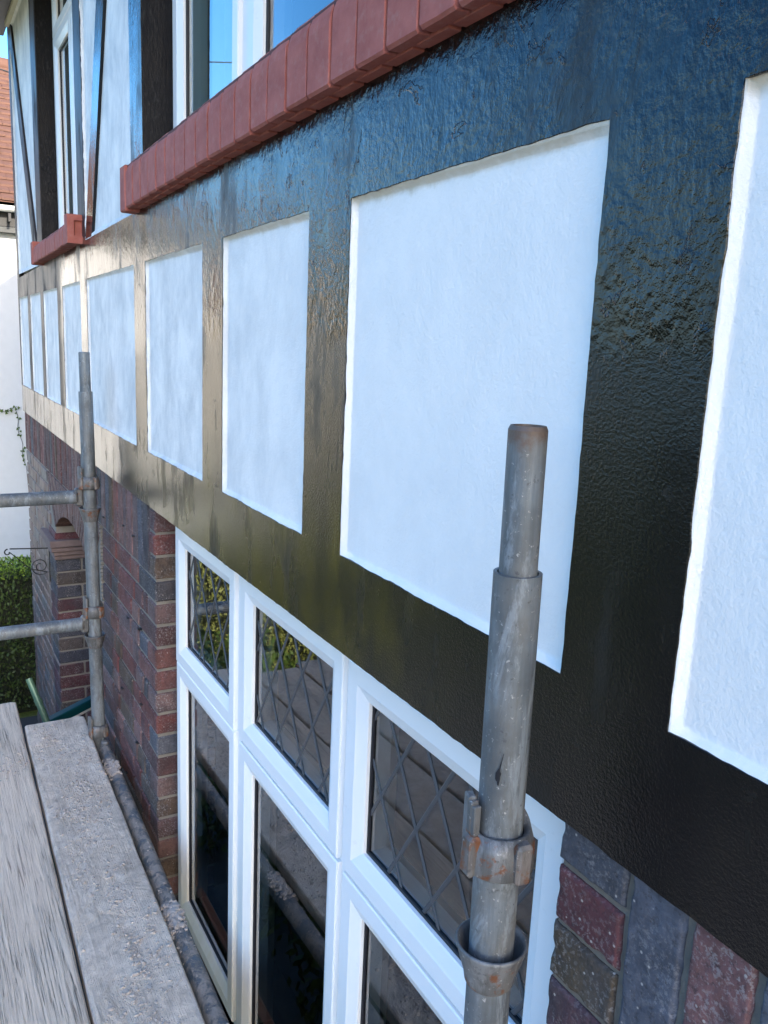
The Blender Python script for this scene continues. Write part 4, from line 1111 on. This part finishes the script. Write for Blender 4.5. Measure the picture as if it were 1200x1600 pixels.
q = MB(); q.add([(RX1, -7.2, RZ1), (RX1, .05, RZ1), (14.9, 2.6, 1.25), (14.9, -7.2, 1.25), (RX0, -7.2, RZ0 - .02), (RX0, 2.6, RZ0 - .02)], [(0, 1, 2, 3), (4, 5, 1, 0), (5, 2, 1)])
for yy in (-7.0,): q.add([(10, yy, 1.1), (16, yy, 1.1), (RX1, yy, RZ1 - .03)], [(0, 1, 2)])
q.build('roof', M['tile'], nb)
y = -7.2
q = MB()
while y < .0: q.tube((RX1, y, RZ1 - .02), (RX1, y + .30, RZ1 - .02), .10, 10, r1=.11); y += .305
q.build('ridge_tile', M['tile'], nb)
q = MB(); q.box(9.90, 9.93, -7.1, 2.5, 1.06, 1.25); q.build('fascia', M['gutterdark'], nb)
q = MB()
for i in range(8):
    a0, a1 = math.pi + i * math.pi / 8, math.pi + (i + 1) * math.pi / 8; f_ = lambda a, y: (9.82 + .06 * math.cos(a), y, 1.255 + .06 * math.sin(a))
    q.add([f_(a0, -7.2), f_(a1, -7.2), f_(a1, 2.6), f_(a0, 2.6)], [(0, 1, 2, 3)], True)
q.build('gutter', M['gutterwhite'], nb)
q = MB(); q.box(9.77, 9.94, -.40, -.375, 1.10, 1.18); q.build('gutter_bracket', M['gutterdark'], nb)
q = MB(); q.box(9.90, 10.0, -7.1, 2.5, 1.00, 1.055); q.build('eaves_board', M['dark'], nb)
# added house, out of view, put there to warm reflections in the gloss paint
fh = thing('added_house', 'added cream bungalow across the lawn, outside the photo, mirrored in the gloss paint', 'house', (22, 7, -H))
q = MB(); holes_wall(q, 3.2, 11.5, -H, .95, [(4.4, 6.0, -1.6, -.2), (8.2, 9.8, -1.6, -.2)], 0, .25)
q.v = [(22.0 + .25 - y, x, z) for x, y, z in q.v]; q.build('wall', mat_plain('added cream house wall', (.50, .43, .32), .9, 20, .5, var=.12), fh)  # wall of the added house
q = MB(); q.box(22.26, 28, 3.2, 11.5, -H, .9); q.build('added_core_wall', M['dark'], fh)
for y0 in (4.4, 8.2):
    q = MB(); q.box(22.12, 22.16, y0, y0 + 1.6, -1.6, -.2); o = q.build('window', M['gasket'], fh)
    q = MB(); q.frame(0, 1.6, 0, 1.4, [(0, 0), (0, .05), (.07, .05), (.07, 0)]); q.v = [(22.11 - y, y0 + x, -1.6 + z) for x, y, z in q.v]; q.build('frame', M['upvc'], o)
q = MB(); q.add([(21.5, 2.8, .85), (21.5, 11.9, .85), (25, 9.0, 2.7), (25, 5.7, 2.7), (28.5, 2.8, .85), (28.5, 11.9, .85)], [(0, 1, 2, 3), (1, 5, 2), (5, 4, 3, 2), (4, 0, 3)]); q.build('roof', M['tile'], fh)
# climbing tendrils on the white wall
iv = thing('ivy', 'thin ivy tendrils creeping over the shaded white wall above the hedge', 'climbing plant', (9.99, -.3, -H))
q = MB(); st = []
for i in range(15): st.append((9.985, -.02 - i * .027, -.86 - .03 * math.sin(i * .8) ))
st2 = [(9.985, -.385 - .012 * math.sin(i * .9) - i * .005, -.87 - i * .042) for i in range(16)]
for s_ in (st, st2): q.path(s_, .003, 5)
q.path([st2[-1], (9.985, -.5, -2.2), (9.985, -.45, -H)], .003, 5)
q.build('stem', M['twig'], iv)
q = MB()
for s_ in (st, st2):
    for p in s_:
        for k in range(2):
            if rnd.random() < .3: continue
            c = Vector(p) + Vector((-.008 - .006 * k, rnd.uniform(-.022, .022), rnd.uniform(-.022, .022))); a = rnd.uniform(0, 6.28); r = rnd.uniform(.012, .022)
            q.add([(c.x - .004 * (i % 2), c.y + r * (1 if i % 2 else .55) * math.cos(a + i * 1.0472), c.z + r * (1 if i % 2 else .55) * math.sin(a + i * 1.0472)) for i in range(6)], [tuple(range(6))])
q.build('leaves', M['leaf'], iv)
# overhead wire and the post it runs to
tp = thing('telegraph_pole', 'brown timber telegraph pole by the garden, outside the photo, holding the overhead wire', 'pole', (9.0, 14, -H))
q = MB(); q.tube((9.0, 14, -H), (9.0, 14, 5.6), .13, 16, r1=.09); q.build('post', M['wood_pole'], tp)
q = MB(); q.cbox(8.4, 9.6, 13.94, 14.06, 5.2, 5.3, .01); q.build('crossarm', M['wood_pole'], tp)
q = MB(); p0 = Vector((10.5, -5.5, 1.93)); p1 = Vector((9.0, 14, 5.32)); q.path([p0.lerp(p1, i / 24) + Vector((0, 0, -.25 * math.sin(math.pi * i / 24))) for i in range(25)], .007, 6)
o = q.build('overhead_wire', M['gasket'], None, origin=(10.5, -5.5, 1.93)); tag(o, 'thin black overhead wire crossing the sky above the neighbouring roof, mirrored in the upper window', 'wire')
print('bricks', NB[0])
